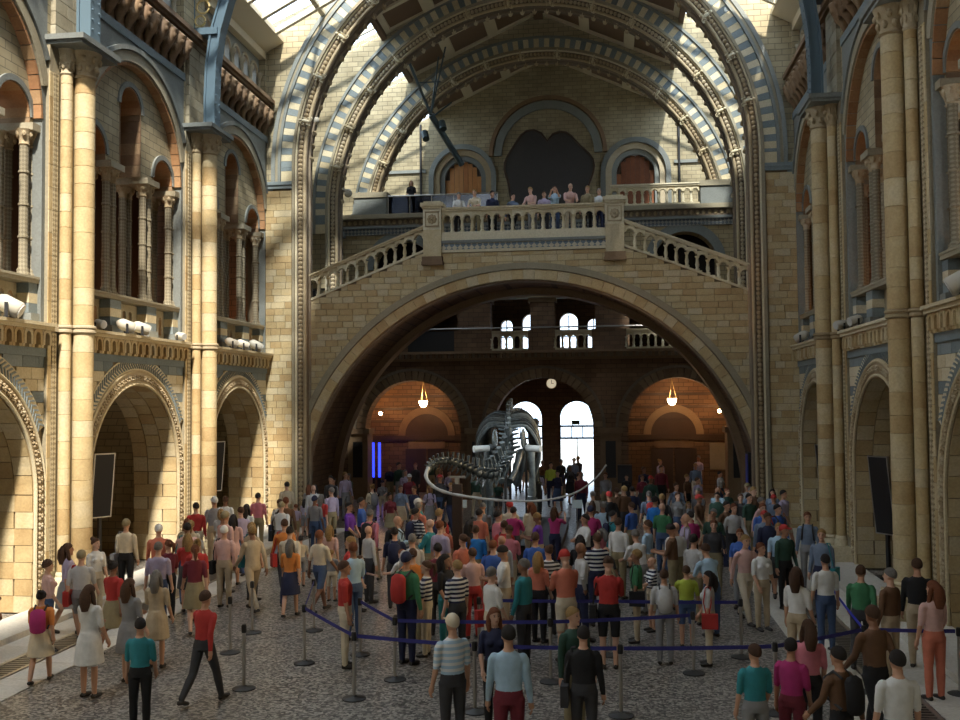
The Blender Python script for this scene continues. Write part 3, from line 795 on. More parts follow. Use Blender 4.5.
# ================================================================== UPPER GALLERY AND BACK WALL
ug = root('upper_gallery', (0, 43.9, 0), 'dark carved front of the upper gallery behind the landing', 'gallery')
MB().arcwall('x', -9.2, 9.2, 9.0, 12.0, .1, .9, ((-6.3, 1.35, 10.4), (6.3, 1.35, 10.4)), 20).build('front_wall', M['wall'], ug)
for s in (-1, 1):
    MB().arc('x', s*6.3, 10.4, 1.35, 1.75, .02, .12, n=24).build('arch_moulding', M['greyblue'], ug)
    MB().box(s*6.3-1.6, s*6.3+1.6, 1.6, 1.7, 9.0, 12.0).build('recess', M['dark'], ug)  # dark sheet painted as the shade behind the arch
MB().box(-9.2, 9.2, .0, .9, 12.0, 12.28).build('chequer_band', M['greychecker'], ug)
MB().box(-9.2, 9.2, -.1, .9, 12.28, 12.4).build('string_course', M['greyblue'], ug)
fz = MB().box(-9.2, 9.2, 0, .9, 12.4, 12.72)
fz.build('frieze', M['dkcarved'], ug)
sv = MB()
for k in range(70): sv.blob((-9+k*.26, 0, 12.56), (.1, .06, .11), 5, 4)
sv.build('frieze_carving', M['carved'], ug, kind='stuff')
MB().box(-9.2, 9.2, -.18, 6.1, 12.72, 12.92).build('gallery_floor', M['grey'], ug)
balustrade('gallery_balustrade', (0, 43.9, 0), ((3.1, 12.92), (6.95, 12.92)), 'short stone balustrade on the upper gallery in front of the reddish plank door', sc=1.0)
for s in (-1, 1):
    t = root('impost_block', (s*7.75, 44.0, 12.92), 'grey stone block carrying the inner arch, %s side' % ('sunlit' if s < 0 else 'shaded'), 'stone block', 'impost blocks')
    MB().box(-.75, .75, -.2, 1.0, 0, .78).build('block', M['greyblue'], t); MB().box(-.8, .8, -.26, 1.0, .78, 1.02).build('moulding', M['grey'], t)
t = root('glass_balustrade', (-4.4, 43.85, 12.92), 'dark smoked glass balustrade with thin rail on the upper gallery', 'balustrade')
for k in range(5): MB().box(-2.5+k*1.0, -1.53+k*1.0, -.01, .01, .03, .78).build('pane', M['smoke'], t)
MB().tube([(-2.55, 0, .82), (2.5, 0, .82)], .03, 8).build('rail', M['steel'], t)
for k in range(6): MB().box(-2.53+k*1.0, -2.50+k*1.0, -.03, .03, 0, .8).build('post', M['steel'], t)
bw = root('wall_back', (0, 50, 0), kind='structure', label='grey brick back wall with lunette and round-headed doors')
MB().arcwall('x', -9.6, 9.6, 12.92, ROOF, 0, .6, ((-4.4, 1.7, 15.85), (4.4, 1.7, 15.85)), 24, extra=(0,)).build('upper_wall', M['wallgrey'], bw)
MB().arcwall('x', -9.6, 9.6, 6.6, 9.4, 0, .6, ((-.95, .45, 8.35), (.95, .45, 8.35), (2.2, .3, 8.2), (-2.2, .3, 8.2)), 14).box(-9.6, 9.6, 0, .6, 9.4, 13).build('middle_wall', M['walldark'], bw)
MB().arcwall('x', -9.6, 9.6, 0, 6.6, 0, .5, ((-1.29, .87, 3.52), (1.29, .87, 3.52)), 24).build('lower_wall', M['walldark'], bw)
MB().arc('x', 0, 16.9, 2.35, 2.75, -.15, 0, n=40).build('lunette_arch', M['greyblue'], bw); MB().arc('x', 0, 16.9, 2.8, 3.0, -.22, 0, n=40).build('lunette_hood', M['brown'], bw)
MB().box(-9.6, -6.3, -.1, 0, 16.2, 16.35).box(6.3, 9.6, -.1, 0, 16.2, 16.35).build('string_course', M['greyblue'], bw)
MB().tube([(-6.55, -.1, 12.95), (-6.55, -.1, 18.7)], .06, 6).tube([(6.55, -.1, 12.95), (6.55, -.1, 18.7)], .06, 6).build('drainpipe', M['black'], bw)
sl = MB()
NP = 44
def slice_r(a):
    q = (a-PI/2+PI) % (2*PI)-PI
    return 2.2*(1+.05*math.sin(3*a+1)+.03*math.sin(7*a))-.42*math.exp(-(q/.11)**2)+.12*math.exp(-((abs(q)-.4)/.25)**2)
poly = [(slice_r(2*PI*i/NP)*math.cos(2*PI*i/NP), slice_r(2*PI*i/NP)*math.sin(2*PI*i/NP)) for i in range(NP)]
t = root('tree_trunk_slice', (0, 49.5, 12.95), 'huge dark two-lobed slice of tree trunk standing under the lunette arch', 'tree slice')
sl.prism(poly, lambda a, b_: (a, 0, 2.85+b_), lambda a, b_: (a, .3, 2.85+b_)).build('trunk_face', M['trunk'], t)
MB().tube([(p[0]*1.0, 0, 2.85+p[1]*1.0) for p in poly+poly[:1]], .06, 5, up=(0,1,0)).build('bark_rim', M['darkwood'], t)
MB().box(-1.6, 1.6, -.1, .35, 0, .75).build('stand', M['black'], t)
for s in (-1, 1):
    d = root('door_%d' % (1 if s < 0 else 2), (s*4.4, 50, 12.92), kind='structure', label='round-headed %s plank door under a stepped arch' % ('orange' if s < 0 else 'dark red'))
    for r0, r1, dd in ((1.5, 1.75, -.12), (1.2, 1.5, 0.05), (.95, 1.2, .2)):
        b = MB().arc('x', 0, 2.93, r0, r1, dd, .6, n=28)
        for q in (-1, 1): b.box(min(q*r0, q*r1), max(q*r0, q*r1), dd, .6, 0, 2.93)
        b.build('arch_order', M['greyblue' if r0 != 1.2 else 'carved'], d)
    for k in range(8):
        x0 = -.95+k*.2375; x1 = x0+.225; zz = 2.93+math.sqrt(max(0, .95**2-max(abs(x0), abs(x1))**2))
        MB().box(x0, x1, .42, .5, 0, zz).build('plank', M['litwood' if s < 0 else 'wood'], d)
    MB().box(-.95, .95, .5, .55, 0, 3.85).build('backing', M['darkwood'], d)
# ================================================================== SCREEN UNDER THE BRIDGE
sc = root('wall_screen', (0, 44, 0), kind='structure', label='dark brick screen of three arches beneath the lower gallery')
OPS = ((0, 2.2, 3.2), (-5.88, 2.15, 3.2), (5.88, 2.15, 3.2))
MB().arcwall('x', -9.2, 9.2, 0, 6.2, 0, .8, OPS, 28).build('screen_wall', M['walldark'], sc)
for c, h, sp in OPS:
    n = 26; st = PI/n
    vm = MB().arc('x', 0, 0, h, h+.42, -.12, .1, -st/2+.012, st/2-.012, 2).mesh('voussoir', M['brown'])
    for k in range(n): put('voussoir', vm, sc, (c, 0, sp), rot=(0, -(k+.5)*st, 0))
    MB().arc('x', c, sp, h+.43, h+.55, -.16, .05, n=36).build('hood_moulding', M['dkcarved'], sc)
for x in (-8.4, -2.95, 2.95, 8.4):
    MB().box(x-.55, x+.55, -.2, .9, 2.95, 3.2).build('capital', M['brown'], sc)
    MB().box(x-.45, x+.45, -.1, .85, 0, 2.95).build('pier', M['brown'], sc)
    MB().box(x-.22, x+.22, -.14, -.1, 1.0, 2.6).build('notice_panel', M['black'], sc)
cor = MB().box(-9.2, 9.2, -.25, 6, 6.2, 6.32).box(-9.2, 9.2, -.5, 6, 6.5, 6.62); cor.build('cornice', M['brown'], sc)
dm = MB().box(-.06, .06, -.45, -.2, 0, .18).mesh('dentil', M['brown'])
for k in range(66): put('dentil', dm, sc, (-9+k*.277, 0, 6.32))
MB().box(-9.2, 9.2, -.2, 6, 6.32, 6.5).build('dentil_band', M['dkcarved'], sc)
for x0, x1 in ((-2.2, -.6), (.6, 2.2), (3.7, 6.2)):
    balustrade('gallery_balustrade', (0, 43.6, 0), ((x0, 6.62), (x1, 6.62)), {-2.2: 'dark lower gallery balustrade on the side of the smoky window pair nearer the sunlit wall', .6: 'dark lower gallery balustrade under the window pair nearer the shaded wall', 3.7: 'dark lower gallery balustrade above the lamp-lit arch near the shaded wall'}[x0], sc=.9)
lg = root('lower_gallery_rail', (0, 43.6, 6.62), 'thin metal rail with solid panels along the lower gallery', 'railing')
MB().tube([(-7.5, -.1, 1.0), (7.5, -.1, 1.0)], .035, 8).build('rail', M['steel'], lg)
for x0, x1, mt in ((-6.0, -3.9, 'black'), (-3.9, -2.2, 'walldark'), (2.2, 3.7, 'walldark'), (-.6, .6, 'walldark'), (6.2, 8, 'walldark'), (-8, -6, 'walldark')):
    MB().box(x0, x1, 0, .14, 0, .9).build('panel', M[mt], lg)
for x, w_ in ((0, .55), (-3.1, .75), (3.1, .75), (-6.9, .4), (6.9, .4)):
    t = root('gallery_pier', (x, 44.3, 6.62), None, 'pier', 'brick piers of the lower gallery')
    tag(t, 'dark brick pier of the lower gallery '+{0: 'standing between the two bright windows', -3.1: 'above the arch pier beside the dinosaur', 3.1: 'above the arch pier beside the loudspeaker', -6.9: 'nearest the sunlit wall', 6.9: 'nearest the shaded wall'}[x])
    MB().box(-w_, w_, 0, .7, .12, 2.4).build('shaft', M['walldark'], t); MB().box(-w_-.08, w_+.08, -.08, .78, 0, .12).build('base', M['brown'], t); MB().box(-w_-.08, w_+.08, -.08, .78, 2.2, 2.4).build('capital', M['brown'], t)
# entrance windows with bars
for s in (-1, 1):
    wd = root('window_%d' % (1 if s < 0 else 2), (s*1.29, 50.1, 0), kind='structure', label='bright round-headed glass entrance door with dark transom')
    MB().box(-.87, .87, 0, .03, 0, 4.4).build('pane', M['glass'], wd)
    f = MB()
    for x in (-.83, -.28, .28, .83): f.box(x-.025, x+.025, -.05, .05, 2.45, 3.1)
    f.box(-.87, .87, -.06, .06, 3.05, 3.15).box(-.87, .87, -.06, .06, 2.45, 2.55)
    f.arc('x', 0, 3.52, .82, .89, -.08, .1, n=24).box(-.89, -.82, -.08, .1, 0, 3.52).box(.82, .89, -.08, .1, 0, 3.52).box(-.03, .03, -.05, .05, 0, 2.45)
    f.build('frame', M['black'], wd)
    ar = MB().arc('x', 0, 3.52, .28, .31, -.02, .02, n=14).arc('x', 0, 3.52, .52, .55, -.02, .02, n=18)
    ar.build('tracery', M['steel'], wd)
for s in (-1, 1):
    t = root('exit_sign', (s*1.29-.05, 49.95, 3.15), 'small green sign box on the transom of the entrance door near the %s side' % ('sunlit' if s < 0 else 'shaded'), 'sign', 'exit signs')
    MB().box(-.2,.2,-.05,.02,.03,.24).build('box', plain('sign_green', (.03,.09,.05), .5), t); MB().box(-.17,-.14,-.02,.02,0,.03).box(.14,.17,-.02,.02,0,.03).build('bracket', M['black'], t)
for k, (x, z0, sp, h) in enumerate(((-.95, 6.7, 8.35, .45), (.95, 6.7, 8.35, .45), (-2.2, 6.7, 8.2, .3), (2.2, 6.7, 8.2, .3))):
    wd = root('window_%d' % (3+k), (x, 50.15, z0), kind='structure', label='round-headed window behind the lower gallery')
    MB().box(-h, h, 0, .02, 0, 2.2).build('pane', M['glass'], wd)
    MB().box(-.03, .03, -.04, .04, 0, 2.0).box(-h, h, -.04, .04, .9, .96).build('frame', M['black'], wd)
# recess behind the side arches: back wall arches, doors, lamps
for s in (-1, 1):
    rc = root('wall_recess_'+('left' if s < 0 else 'right'), (s*5.9, 47.6, 0), kind='structure', label='brown brick recess wall with blind arch behind the lamp-lit screen arch')
    MB().box(-3.3, 3.3, 0, .3, 0, 6.2).build('recess_wall', M['walldark'], rc)
    MB().arc('x', 0, 2.75, 1.05, 1.4, -.08, 0, n=24).build('blind_arch', M['brown'], rc); MB().arc('x', 0, 2.75, .01, 1.05, -.03, 0, n=24).build('blind_arch_panel', M['darkwood'], rc)
    MB().box(-3.3, 3.3, -.1, 0, 2.5, 2.75).build('string_course', M['darkwood'], rc)
    for k in (-1, 1):
        d = MB().box(k*.55-.5, k*.55+.5, -.06, 0, 0, 2.1); d.build('door_leaf', M['darkwood'], rc)
    MB().box(-.9, .9, -.09, -.06, 2.12, 2.45).build('door_header', M['brown'], rc)
    MB().box(2.0*1-.35, 2.35, -.08, -.05, 1.1, 2.35).build('notice', M['grey'], rc)
    for z in (3.4, 4.0, 4.6): MB().box(-3.3, 3.3, -.04, 0, z, z+.12).build('string_course', M['darkwood'], rc)
    pl = root('pendant_lamp', (s*5.75, 45.9, 6.2), 'glowing glass pendant lamp hanging in the %s screen arch' % ('arch beside the blue light tubes' if s < 0 else 'arch beside the loudspeaker'), 'lamp', 'pendant lamps')
    pl['label'] = 'glowing pendant lamp hanging in the %s' % ('arch beside the blue light tubes' if s < 0 else 'arch beside the loudspeaker')
    ch = MB()
    for k in range(3): a = k*2.1; ch.tube([(0,0,-.9), (.2*math.cos(a), .2*math.sin(a), -1.75)], .012, 5)
    ch.tube([(0,0,0),(0,0,-.9)], .02, 6); ch.build('chain', M['gold'], pl)
    MB().lathe([(.03,-2.08),(.14,-2.02),(.2,-1.88),(.21,-1.76)], n=14).build('bowl', plain('lamp_glass', (1,.9,.7), .4, emit=(1,.72,.42), es=14), pl, True)
    l = light('pendant_light', 'POINT', (0, 0, -1.5), 36, (1, .58, .30), shadow_soft_size=.2); l.parent = pl
    sn = root('wall_lamp', (s*7.9, 46.3, 3.75), 'small warm wall lamp beside the %s' % ('blue light tubes' if s < 0 else 'blue wall panel'), 'lamp', 'wall lamps')
    MB().box(-.05, .05, 0, .3, -.05, .05).build('arm', M['black'], sn); MB().blob((0,0,.1), .09, 8, 6).build('bulb', plain('bulb_glass', (1,.85,.6), .4, emit=(1,.6,.28), es=25), sn, True)
    l = light('wall_lamp_light', 'POINT', (0, -.15, .25), 45, (1, .5, .2), shadow_soft_size=.1); l.parent = sn
ck = root('wall_clock', (0.05, 49.9, 5.25), 'round pale wall clock above the bright entrance doors', 'clock')
b = MB().tube([(0,.1,0),(0,-.06,0)], .27, 20, up=(0,0,1)); b.build('case', M['gold'], ck)
b = MB().tube([(0,-.05,0),(0,-.07,0)], .24, 20, up=(0,0,1)); dl = b.build('dial', plain('clock_dial', (.8,.7,.5), .5, emit=(1,.85,.6), es=.35), ck)
MB().box(-.012,.012,-.085,-.075,0,.18).box(0,.12,-.085,-.075,-.012,.012).build('hands', M['black'], dl)
tag(ck)
for k, x in enumerate((-8.05, -7.75)):
    tb = root('light_tube', (x, 45.4, 0), 'tall glowing blue light tube, the one %s the wall' % ('closer to' if k == 0 else 'further from'), 'light tube', 'blue light tubes')
    MB().box(-.05,.05,-.05,.05,.9,2.5).build('tube', plain('blue_tube', (.05,.08,.9), .4, emit=(.02,.04,1), es=2.2), tb); MB().box(-.09,.09,-.09,.09,0,.9).build('base', M['black'], tb)
tb = root('wall_panel', (7.85, 36.2, 1.2), 'narrow dark blue panel on the bridge abutment by the shaded pier', 'panel')
MB().box(-.12,.0,-.3,.3,0,1.3).build('frame', M['black'], tb); MB().box(-.14,-.12,-.25,.25,.06,1.24).build('face', plain('blue_panel', (.02,.05,.45), .4), tb)
# ================================================================== DINOSAUR SKELETON
M['bone'] = stone('dark_cast_bone', [(.025,.032,.035), (.08,.095,.10), (.24,.28,.285)], rough=.2, sc=12, bump=.4)
M['bone2'] = stone('pale_cast_bone', [(.45,.48,.48), (.62,.65,.64)], rough=.35, sc=12, bump=.3)
SPINE = [(2.83,22.2,2.96),(2.58,22.4,2.64),(2.11,22.8,2.29),(1.4,23.2,2.08),(.54,23.6,2.02),(-.35,24,2.05),(-1.17,24.5,2.14),(-1.64,25,2.3),(-1.82,25.4,2.52),(-1.75,25.9,2.75),(-1.46,26.4,2.8),(-1.1,26.9,2.66),(-.73,27.4,2.43),(-.39,27.9,2.37),(-.14,28.5,2.67),(-.04,29.2,3.1),(-.14,30,3.51),(-.25,31,3.75),(-.3,32,3.85),(-.27,33.2,3.95),(-.15,34.6,3.97),(.02,36,3.80),(.14,37.2,3.5)]
def catmull(P, n=14):
    P = [Vector(p) for p in P]; out = []
    for i in range(len(P)-1):
        a, b, c, d = P[max(i-1, 0)], P[i], P[i+1], P[min(i+2, len(P)-1)]
        for k in range(n):
            t = k/n; out.append(.5*((2*b)+(c-a)*t+(2*a-5*b+4*c-d)*t*t+(3*b-a-3*c+d)*t**3))
    return out+[P[-1]]
sp = catmull(SPINE); cum = [0]
for a, b in zip(sp, sp[1:]): cum.append(cum[-1]+(b-a).length)
def at(s):
    s = min(max(s, 0), cum[-1]-1e-4); i = max(k for k in range(len(cum)) if cum[k] <= s)
    i = min(i, len(sp)-2); t = (s-cum[i])/(cum[i+1]-cum[i]); p = sp[i].lerp(sp[i+1], t)
    j0, j1 = max(i-4, 0), min(i+5, len(sp)-1)
    return p, (sp[j1]-sp[j0]).normalized()
DX, DY = -.1, 31.0
dn = root('dinosaur_skeleton', (DX, DY, 0), 'long-tailed dark dinosaur skeleton standing in the middle of the hall', 'skeleton')
def vert_mesh(kind):
    b = MB()
    b.tube([(0,-.5,0),(0,-.4,0),(0,0,0),(0,.4,0),(0,.5,0)], [.38,.5,.36,.5,.38], 8)           # centrum, unit length along y
    if kind in ('caudal', 'dorsal', 'sacral'):
        h = {'caudal': 1.35, 'dorsal': 2.0, 'sacral': 2.3}[kind]
        b.tube([(0,0,.3),(0,-.12,h*.6),(0,-.25,h)], [.22,.17,.22], 6)
        for s in (-1, 1):
            b.tube([(s*.3,0,.25),(s*1.0,-.05,.45)], [.17,.10], 6)
            b.tube([(s*.15,.3,.45),(s*.25,.55,.6)], [.12,.07], 5); b.tube([(s*.12,-.3,.5),(s*.22,-.6,.55)], [.12,.07], 5)
    if kind == 'caudal':
        for s in (-1, 1): b.tube([(s*.25,-.4,-.4),(s*.08,-.6,-.9),(0,-.85,-1.3)], [.12,.1,.06], 5)
    if kind == 'neck':
        b.tube([(0,0,.3),(0,-.1,.75)], [.3,.18], 6)
        for s in (-1, 1): b.tube([(s*.3,.1,-.2),(s*.6,0,-.45),(s*.6,-.9,-.6)], [.16,.12,.05], 5)
    return b.mesh('vertebra', M['bone'], True)
VM = {k: vert_mesh(k) for k in ('caudal', 'dorsal', 'sacral', 'neck')}
def frame(s):
    p, t = at(s); up = Vector((0,0,1)); up = (up-t*up.dot(t)).normalized(); x = t.cross(up)
    return p, Matrix((x, t, up)).transposed()
LW = 6.4    # whip lash of the tail is drawn as slender rods
s = .0; k = 0
hip_s = next(cum[i] for i in range(len(sp)) if sp[i].y > 29.3); sh_s = next(cum[i] for i in range(len(sp)) if sp[i].y > 32.6); end = cum[-1]
while s < LW:
    l = .55; e = min(s+l, LW); pts = [at(s+(e-s)*q/4)[0]-Vector((DX,DY,0)) for q in range(5)]
    r0, r1 = .016+.035*(s/LW)**1.6, .016+.035*(e/LW)**1.6
    MB().tube(pts, [r0*1.25]+[r0+(r1-r0)*q/4 for q in (1,2,3)]+[r1*1.25], 7).build('whip_vertebra', M['bone2'], dn, True)
    s = e
while s < end-.45:
    if s < hip_s-.5:
        q = (s-LW)/(hip_s-.5-LW); sz = .12+.30*q; step = .16+.10*q; kind = 'caudal'
    elif s < hip_s+.7: sz = .30; step = .26; kind = 'sacral'
    elif s < sh_s: sz = .28; step = .30; kind = 'dorsal'
    else: q = (s-sh_s)/(end-sh_s); sz = .27-.12*q; step = .42-.08*q; kind = 'neck'
    p, m = frame(s+step/2)
    o = put('vertebra', VM[kind], dn, p-Vector((DX,DY,0)), rot=m.to_euler(), scale=(sz, step*.96, sz)); s += step; k += 1
def bone(name, pts, rad, mat='bone', n=8, flat=1.0): MB().tube([Vector(q)-Vector((DX,DY,0)) for q in pts], rad, n, flat).build(name, M[mat], dn, True)
hp = at(hip_s)[0]; shp = at(sh_s-.3)[0]
for sx in (-1, 1):
    hx = hp.x+sx*.62
    MB().blob((0,0,0), (.07,.5,.30), 10, 7).build('ilium', M['bone'], dn, True, loc=(hp.x+sx*.42-DX, hp.y-DY, hp.z+.12))
    bone('pubis', [(hp.x+sx*.35,29.6,2.9),(hp.x+sx*.3,30.0,2.3),(hp.x+sx*.12,30.3,1.85)], [.14,.09,.12]); bone('ischium', [(hp.x+sx*.35,29.1,2.9),(hp.x+sx*.25,28.7,2.4),(hp.x+sx*.12,28.3,2.1)], [.13,.08,.1])
    bone('ilium_end', [(hp.x+sx*.55,28.9,3.02),(hp.x+sx*.98,28.7,3.0)], [.09,.10], 'bone2')
    bone('femur', [(hx-sx*.12,29.35,3.05),(hx,29.3,2.9),(hx+sx*.04,29.5,2.2),(hx+sx*.02,29.7,1.65),(hx,29.7,1.55)], [.13,.15,.09,.13,.12])
    bone('tibia', [(hx,29.68,1.52),(hx,29.6,1.1),(hx,29.45,.72)], [.14,.09,.12]); bone('fibula', [(hx+sx*.12,29.66,1.5),(hx+sx*.13,29.55,1.1),(hx+sx*.11,29.45,.74)], [.06,.045,.06])
    for q in (-.14, 0, .14): bone('toe', [(hx+q*.6,29.5,.66),(hx+q,29.75,.54),(hx+q*1.3,30.05,.49)], [.09,.075,.05])
    sxp = shp.x+sx*.78
    bone('scapula', [(shp.x+sx*.55,31.2,3.75),(shp.x+sx*.75,31.9,3.35),(sxp,32.5,2.75)], [.14,.16,.2], flat=.5)
    bone('humerus', [(sxp,32.5,2.75),(sxp+sx*.05,32.4,2.2),(sxp+sx*.05,32.3,1.75)], [.17,.1,.14]); bone('radius', [(sxp+sx*.02,32.3,1.72),(sxp,32.45,1.2),(sxp,32.5,.8)], [.1,.065,.09]); bone('ulna', [(sxp+sx*.14,32.25,1.74),(sxp+sx*.12,32.4,1.2),(sxp+sx*.1,32.5,.8)], [.1,.06,.08])
    for q in (-.12, 0, .12): bone('finger', [(sxp+q*.7,32.5,.76),(sxp+q,32.6,.6),(sxp+q*1.2,32.7,.49)], [.07,.06,.05])
    for k in range(10):
        q = k/9; p, _ = at(hip_s+.75+(sh_s-hip_s-1.0)*q); wd = .78+.22*math.sin(PI*(.25+.6*q)); dp = 1.25+.65*math.sin(PI*(.2+.6*q))
        pts = [(p.x+sx*.12,p.y,p.z+.1),(p.x+sx*wd*.6,p.y-.04,p.z+.12),(p.x+sx*wd*.95,p.y-.02,p.z-.35),(p.x+sx*wd*.98,p.y+.05,p.z-dp*.6),(p.x+sx*wd*.72,p.y+.12,p.z-dp)]
        c = catmull(pts, 3); bone('rib', c, [.055-.0015*i for i in range(len(c))], n=6)
hd, ht = at(end)
sk = MB(); sk.tube([(0,-.25,.05),(0,0,.08),(0,.25,.0),(0,.45,-.12)], [.12,.17,.13,.09], 9); sk.tube([(0,-.1,-.12),(0,.2,-.18),(0,.44,-.22)], [.07,.07,.06], 7)
sk.build('skull', M['bone'], dn, True, loc=(hd.x-DX, hd.y+.1-DY, hd.z))
for (x, y, z0, z1) in ((-.12, 28.9, .45, 2.7), (-.25, 31.6, .45, 3.6), (.35, 30.6, .45, 3.1)):
    MB().tube([(x-DX, y-DY, z0), (x-DX, y-DY, z1)], .04, 8).build('support_rod', M['black'], dn)
pl = root('display_plinth', (DX, 30.6, 0), 'low dark plinth under the dinosaur skeleton', 'plinth')
MB().box(-1.5, 1.6, -3.4, 3.2, .08, .40).build('deck', M['darkwood'], pl); MB().box(-1.45, 1.55, -3.35, 3.15, 0, .08).build('kick', M['black'], pl); MB().box(-1.55, 1.65, -3.45, 3.25, .40, .45).build('edge', M['black'], pl)
tp = root('tail_post', (-.85, 24.4, 0), 'dark upright post holding up the dinosaur tail', 'post')
MB().box(-.12, .12, -.07, .07, .05, 2.35).build('upright', M['darkwood'], tp); MB().box(-.3, .3, -.25, .25, 0, .05).build('base', M['black'], tp)
MB().box(-.2, .2, -.04, .04, 2.5, 2.55).box(-.05, .05, -.05, .05, 2.35, 2.52).build('cradle', M['steel'], tp)
for k, (x, y) in enumerate(((-1.09, 26.8), (2.02, 26.9))):
    t = root('label_stand', (x, y, 0), 'small pale label card on a thin rod by the %s' % ('tail post' if k == 0 else 'dinosaur plinth on its other side'), 'label stand', 'label stands')
    MB().lathe([(.14,0),(.14,.02),(.015,.03),(.015,1.5)], n=10).build('rod', M['steel'], t); MB().box(-.13,.13,-.015,.0,1.5,1.72).build('card', plain('card_blue', (.55,.68,.74), .6), t)
# loudspeaker
t = root('loudspeaker', (3.52, 42.0, 0), 'black loudspeaker on a stand beside the screen pier', 'speaker')
cb_ = MB().box(-.3,.3,-.2,.2,.93,1.68).build('cabinet', M['black'], t); MB().box(-.26,.26,-.22,-.2,.98,1.63).build('grille', plain('speaker_grille', (.03,.03,.035), .8), cb_)
MB().tube([(0,0,0),(0,0,.95)], .03, 8).build('pole', M['steel'], t)
for k in range(3): a = k*2.09; MB().tube([(0,0,.4),(.35*math.cos(a),.35*math.sin(a),.015)], .015, 6).build('leg', M['steel'], t)
t = root('low_table', (3.6, 40.6, 0), 'low pale-topped table in front of the loudspeaker', 'table')
MB().box(-.45,.45,-.3,.3,.62,.66).build('table_top', M['white'], t)
for sx in (-1, 1):
    for sy in (-1, 1): MB().box(sx*.4-.02, sx*.4+.02, sy*.25-.02, sy*.25+.02, 0, .62).build('leg', M['steel'], t)
# ================================================================== STANCHIONS AND BELTS
M['belt'] = plain('blue_belt', (.03,.03,.20), .7); M['base'] = plain('stanchion_base', (.03,.03,.03), .45)
M['belt2'] = plain('purple_belt', (.02,.03,.45), .6)
STM = {'base': MB().lathe([(.18,0),(.18,.015),(.15,.03),(.05,.045),(.03,.06)], n=20).mesh('base', M['base'], True),
       'pole': MB().lathe([(.028,.05),(.028,.88)], n=12).mesh('pole', M['steel'], True),
       'head': MB().lathe([(.036,.86),(.04,.88),(.04,.96),(.03,.985)], n=12).mesh('head', M['black'], True)}
ST = {'a': (-2.25,16.4), 'b': (-.9,14.53), 'c': (.97,14.1), 'd': (3.02,14.13), 'e': (5.17,14.45), 'f': (6.65,15.62), 'g': (8.0,15.62),
      'h': (-.51,15.58), 'i': (1.95,15.7), 'j': (4.2,16.4), 'k': (-1.45,17.04), 'l': (-2.8,18.75), 'm': (-2.73,14.87), 'n': (-3.78,16.96), 'o': (-3.93,18.46),
      'p': (-4.04,26.85), 'q': (-4.03,29.05), 'r': (-4.15,25.05), 's': (-4.46,26.15), 't': (-3.35,25.6), 'u': (-4.7,26.6), 'v': (-3.1,29.6),
      'w': (.61,17.3), 'x': (2.88,17.4), 'y': (5.09,17.5), 'z': (6.93,19.33), 'A': (.2,20.6), 'B': (-2.6,22.5), 'C': (-4.9,25.3)}
NEAR = {'a': 'at the corner where the blue belt bends towards the doors', 'b': 'in front of the kinked blue belt', 'c': 'beside the person in a pale blue shirt', 'd': 'beside the person with a black shoulder bag',
        'e': 'behind the person in a teal top', 'f': 'where the belt turns past the floor grille', 'g': 'at the foot of the shaded columns', 'h': 'in the second belt row by the kinked belt', 'i': 'in the second belt row behind the foreground group',
        'j': 'in the second belt row near the yellow top', 'k': 'behind the second belt row', 'l': 'joined to the bending corner stanchion', 'm': 'alone on open floor, no belt attached', 'n': 'alone, beside the passing crowd',
        'o': 'alone, inside the passing crowd', 'p': 'behind the two people in purple', 'q': 'along the passage towards the bridge', 'r': 'in the cluster beside the people in purple', 's': 'in the cluster, closest to the passage',
        't': 'in front of the people in purple', 'u': 'in the cluster, furthest into the passage', 'v': 'near the dinosaur plinth', 'w': 'third belt row behind the white T-shirt', 'x': 'third belt row beside the striped polo', 'y': 'third belt row near the grille',
        'z': 'with a purple belt by the floor grille', 'A': 'in the middle of the queue', 'B': 'between the queue and the passage', 'C': 'near the sunlit wall passage'}
for k, (x, y) in ST.items():
    t = root('barrier_stanchion', (x, y, 0), 'steel belt stanchion '+NEAR[k], 'stanchion', 'queue stanchions')
    put('base', STM['base'], t); pp = put('pole', STM['pole'], t); put('belt_head', STM['head'], pp)
def belt(a, b_, mat='belt', lab=''):
    p, q = Vector((*ST[a], .93)), Vector((*ST[b_], .93)); d = (q-p).normalized(); nrm = Vector((-d.y, d.x, 0))*.002
    p += d*.05; q -= d*.05
    b = MB(); n = 8; L = (q-p).length
    P = [p.lerp(q, i/n)-Vector((0,0,.012*L*4*(i/n)*(1-i/n)*.35)) for i in range(n+1)]
    for u, v in zip(P, P[1:]):
        z = Vector((0,0,.028)); b.hexa([u-nrm-z, v-nrm-z, v+nrm-z, u+nrm-z, u-nrm+z, v-nrm+z, v+nrm+z, u+nrm+z])
    c = (p+q)/2; c.z = 0; b.v = [tuple(Vector(w_)-c) for w_ in b.v]
    tag(b.build('barrier_belt', M[mat], loc=c), lab, 'belt', 'queue belts')
for a, b_, lab in (('l','a','blue belt running from the corner stanchion towards the crowd'), ('a','b','blue belt sloping between the corner and the kink'), ('b','c','long blue belt behind the person in a cap'), ('c','d','blue belt behind the pale blue shirt and the black bag'),
                   ('d','e','blue belt from the black bag to the teal top'), ('e','f','blue belt crossing towards the floor grille'), ('f','g','blue belt over the floor grille to the shaded columns'),
                   ('h','i','second-row blue belt behind the long-haired person'), ('i','j','second-row blue belt on the side of the yellow top'), ('k','h','short blue belt joining second and third rows'),
                   ('w','x','third-row blue belt in front of the white T-shirt'), ('x','y','third-row blue belt in front of the yellow top'), ('p','q','dark belt along the passage behind the people in purple')):
    belt(a, b_, 'belt', lab)
belt('z', 'f', 'belt2', 'bright purple-blue belt beside the floor grille')
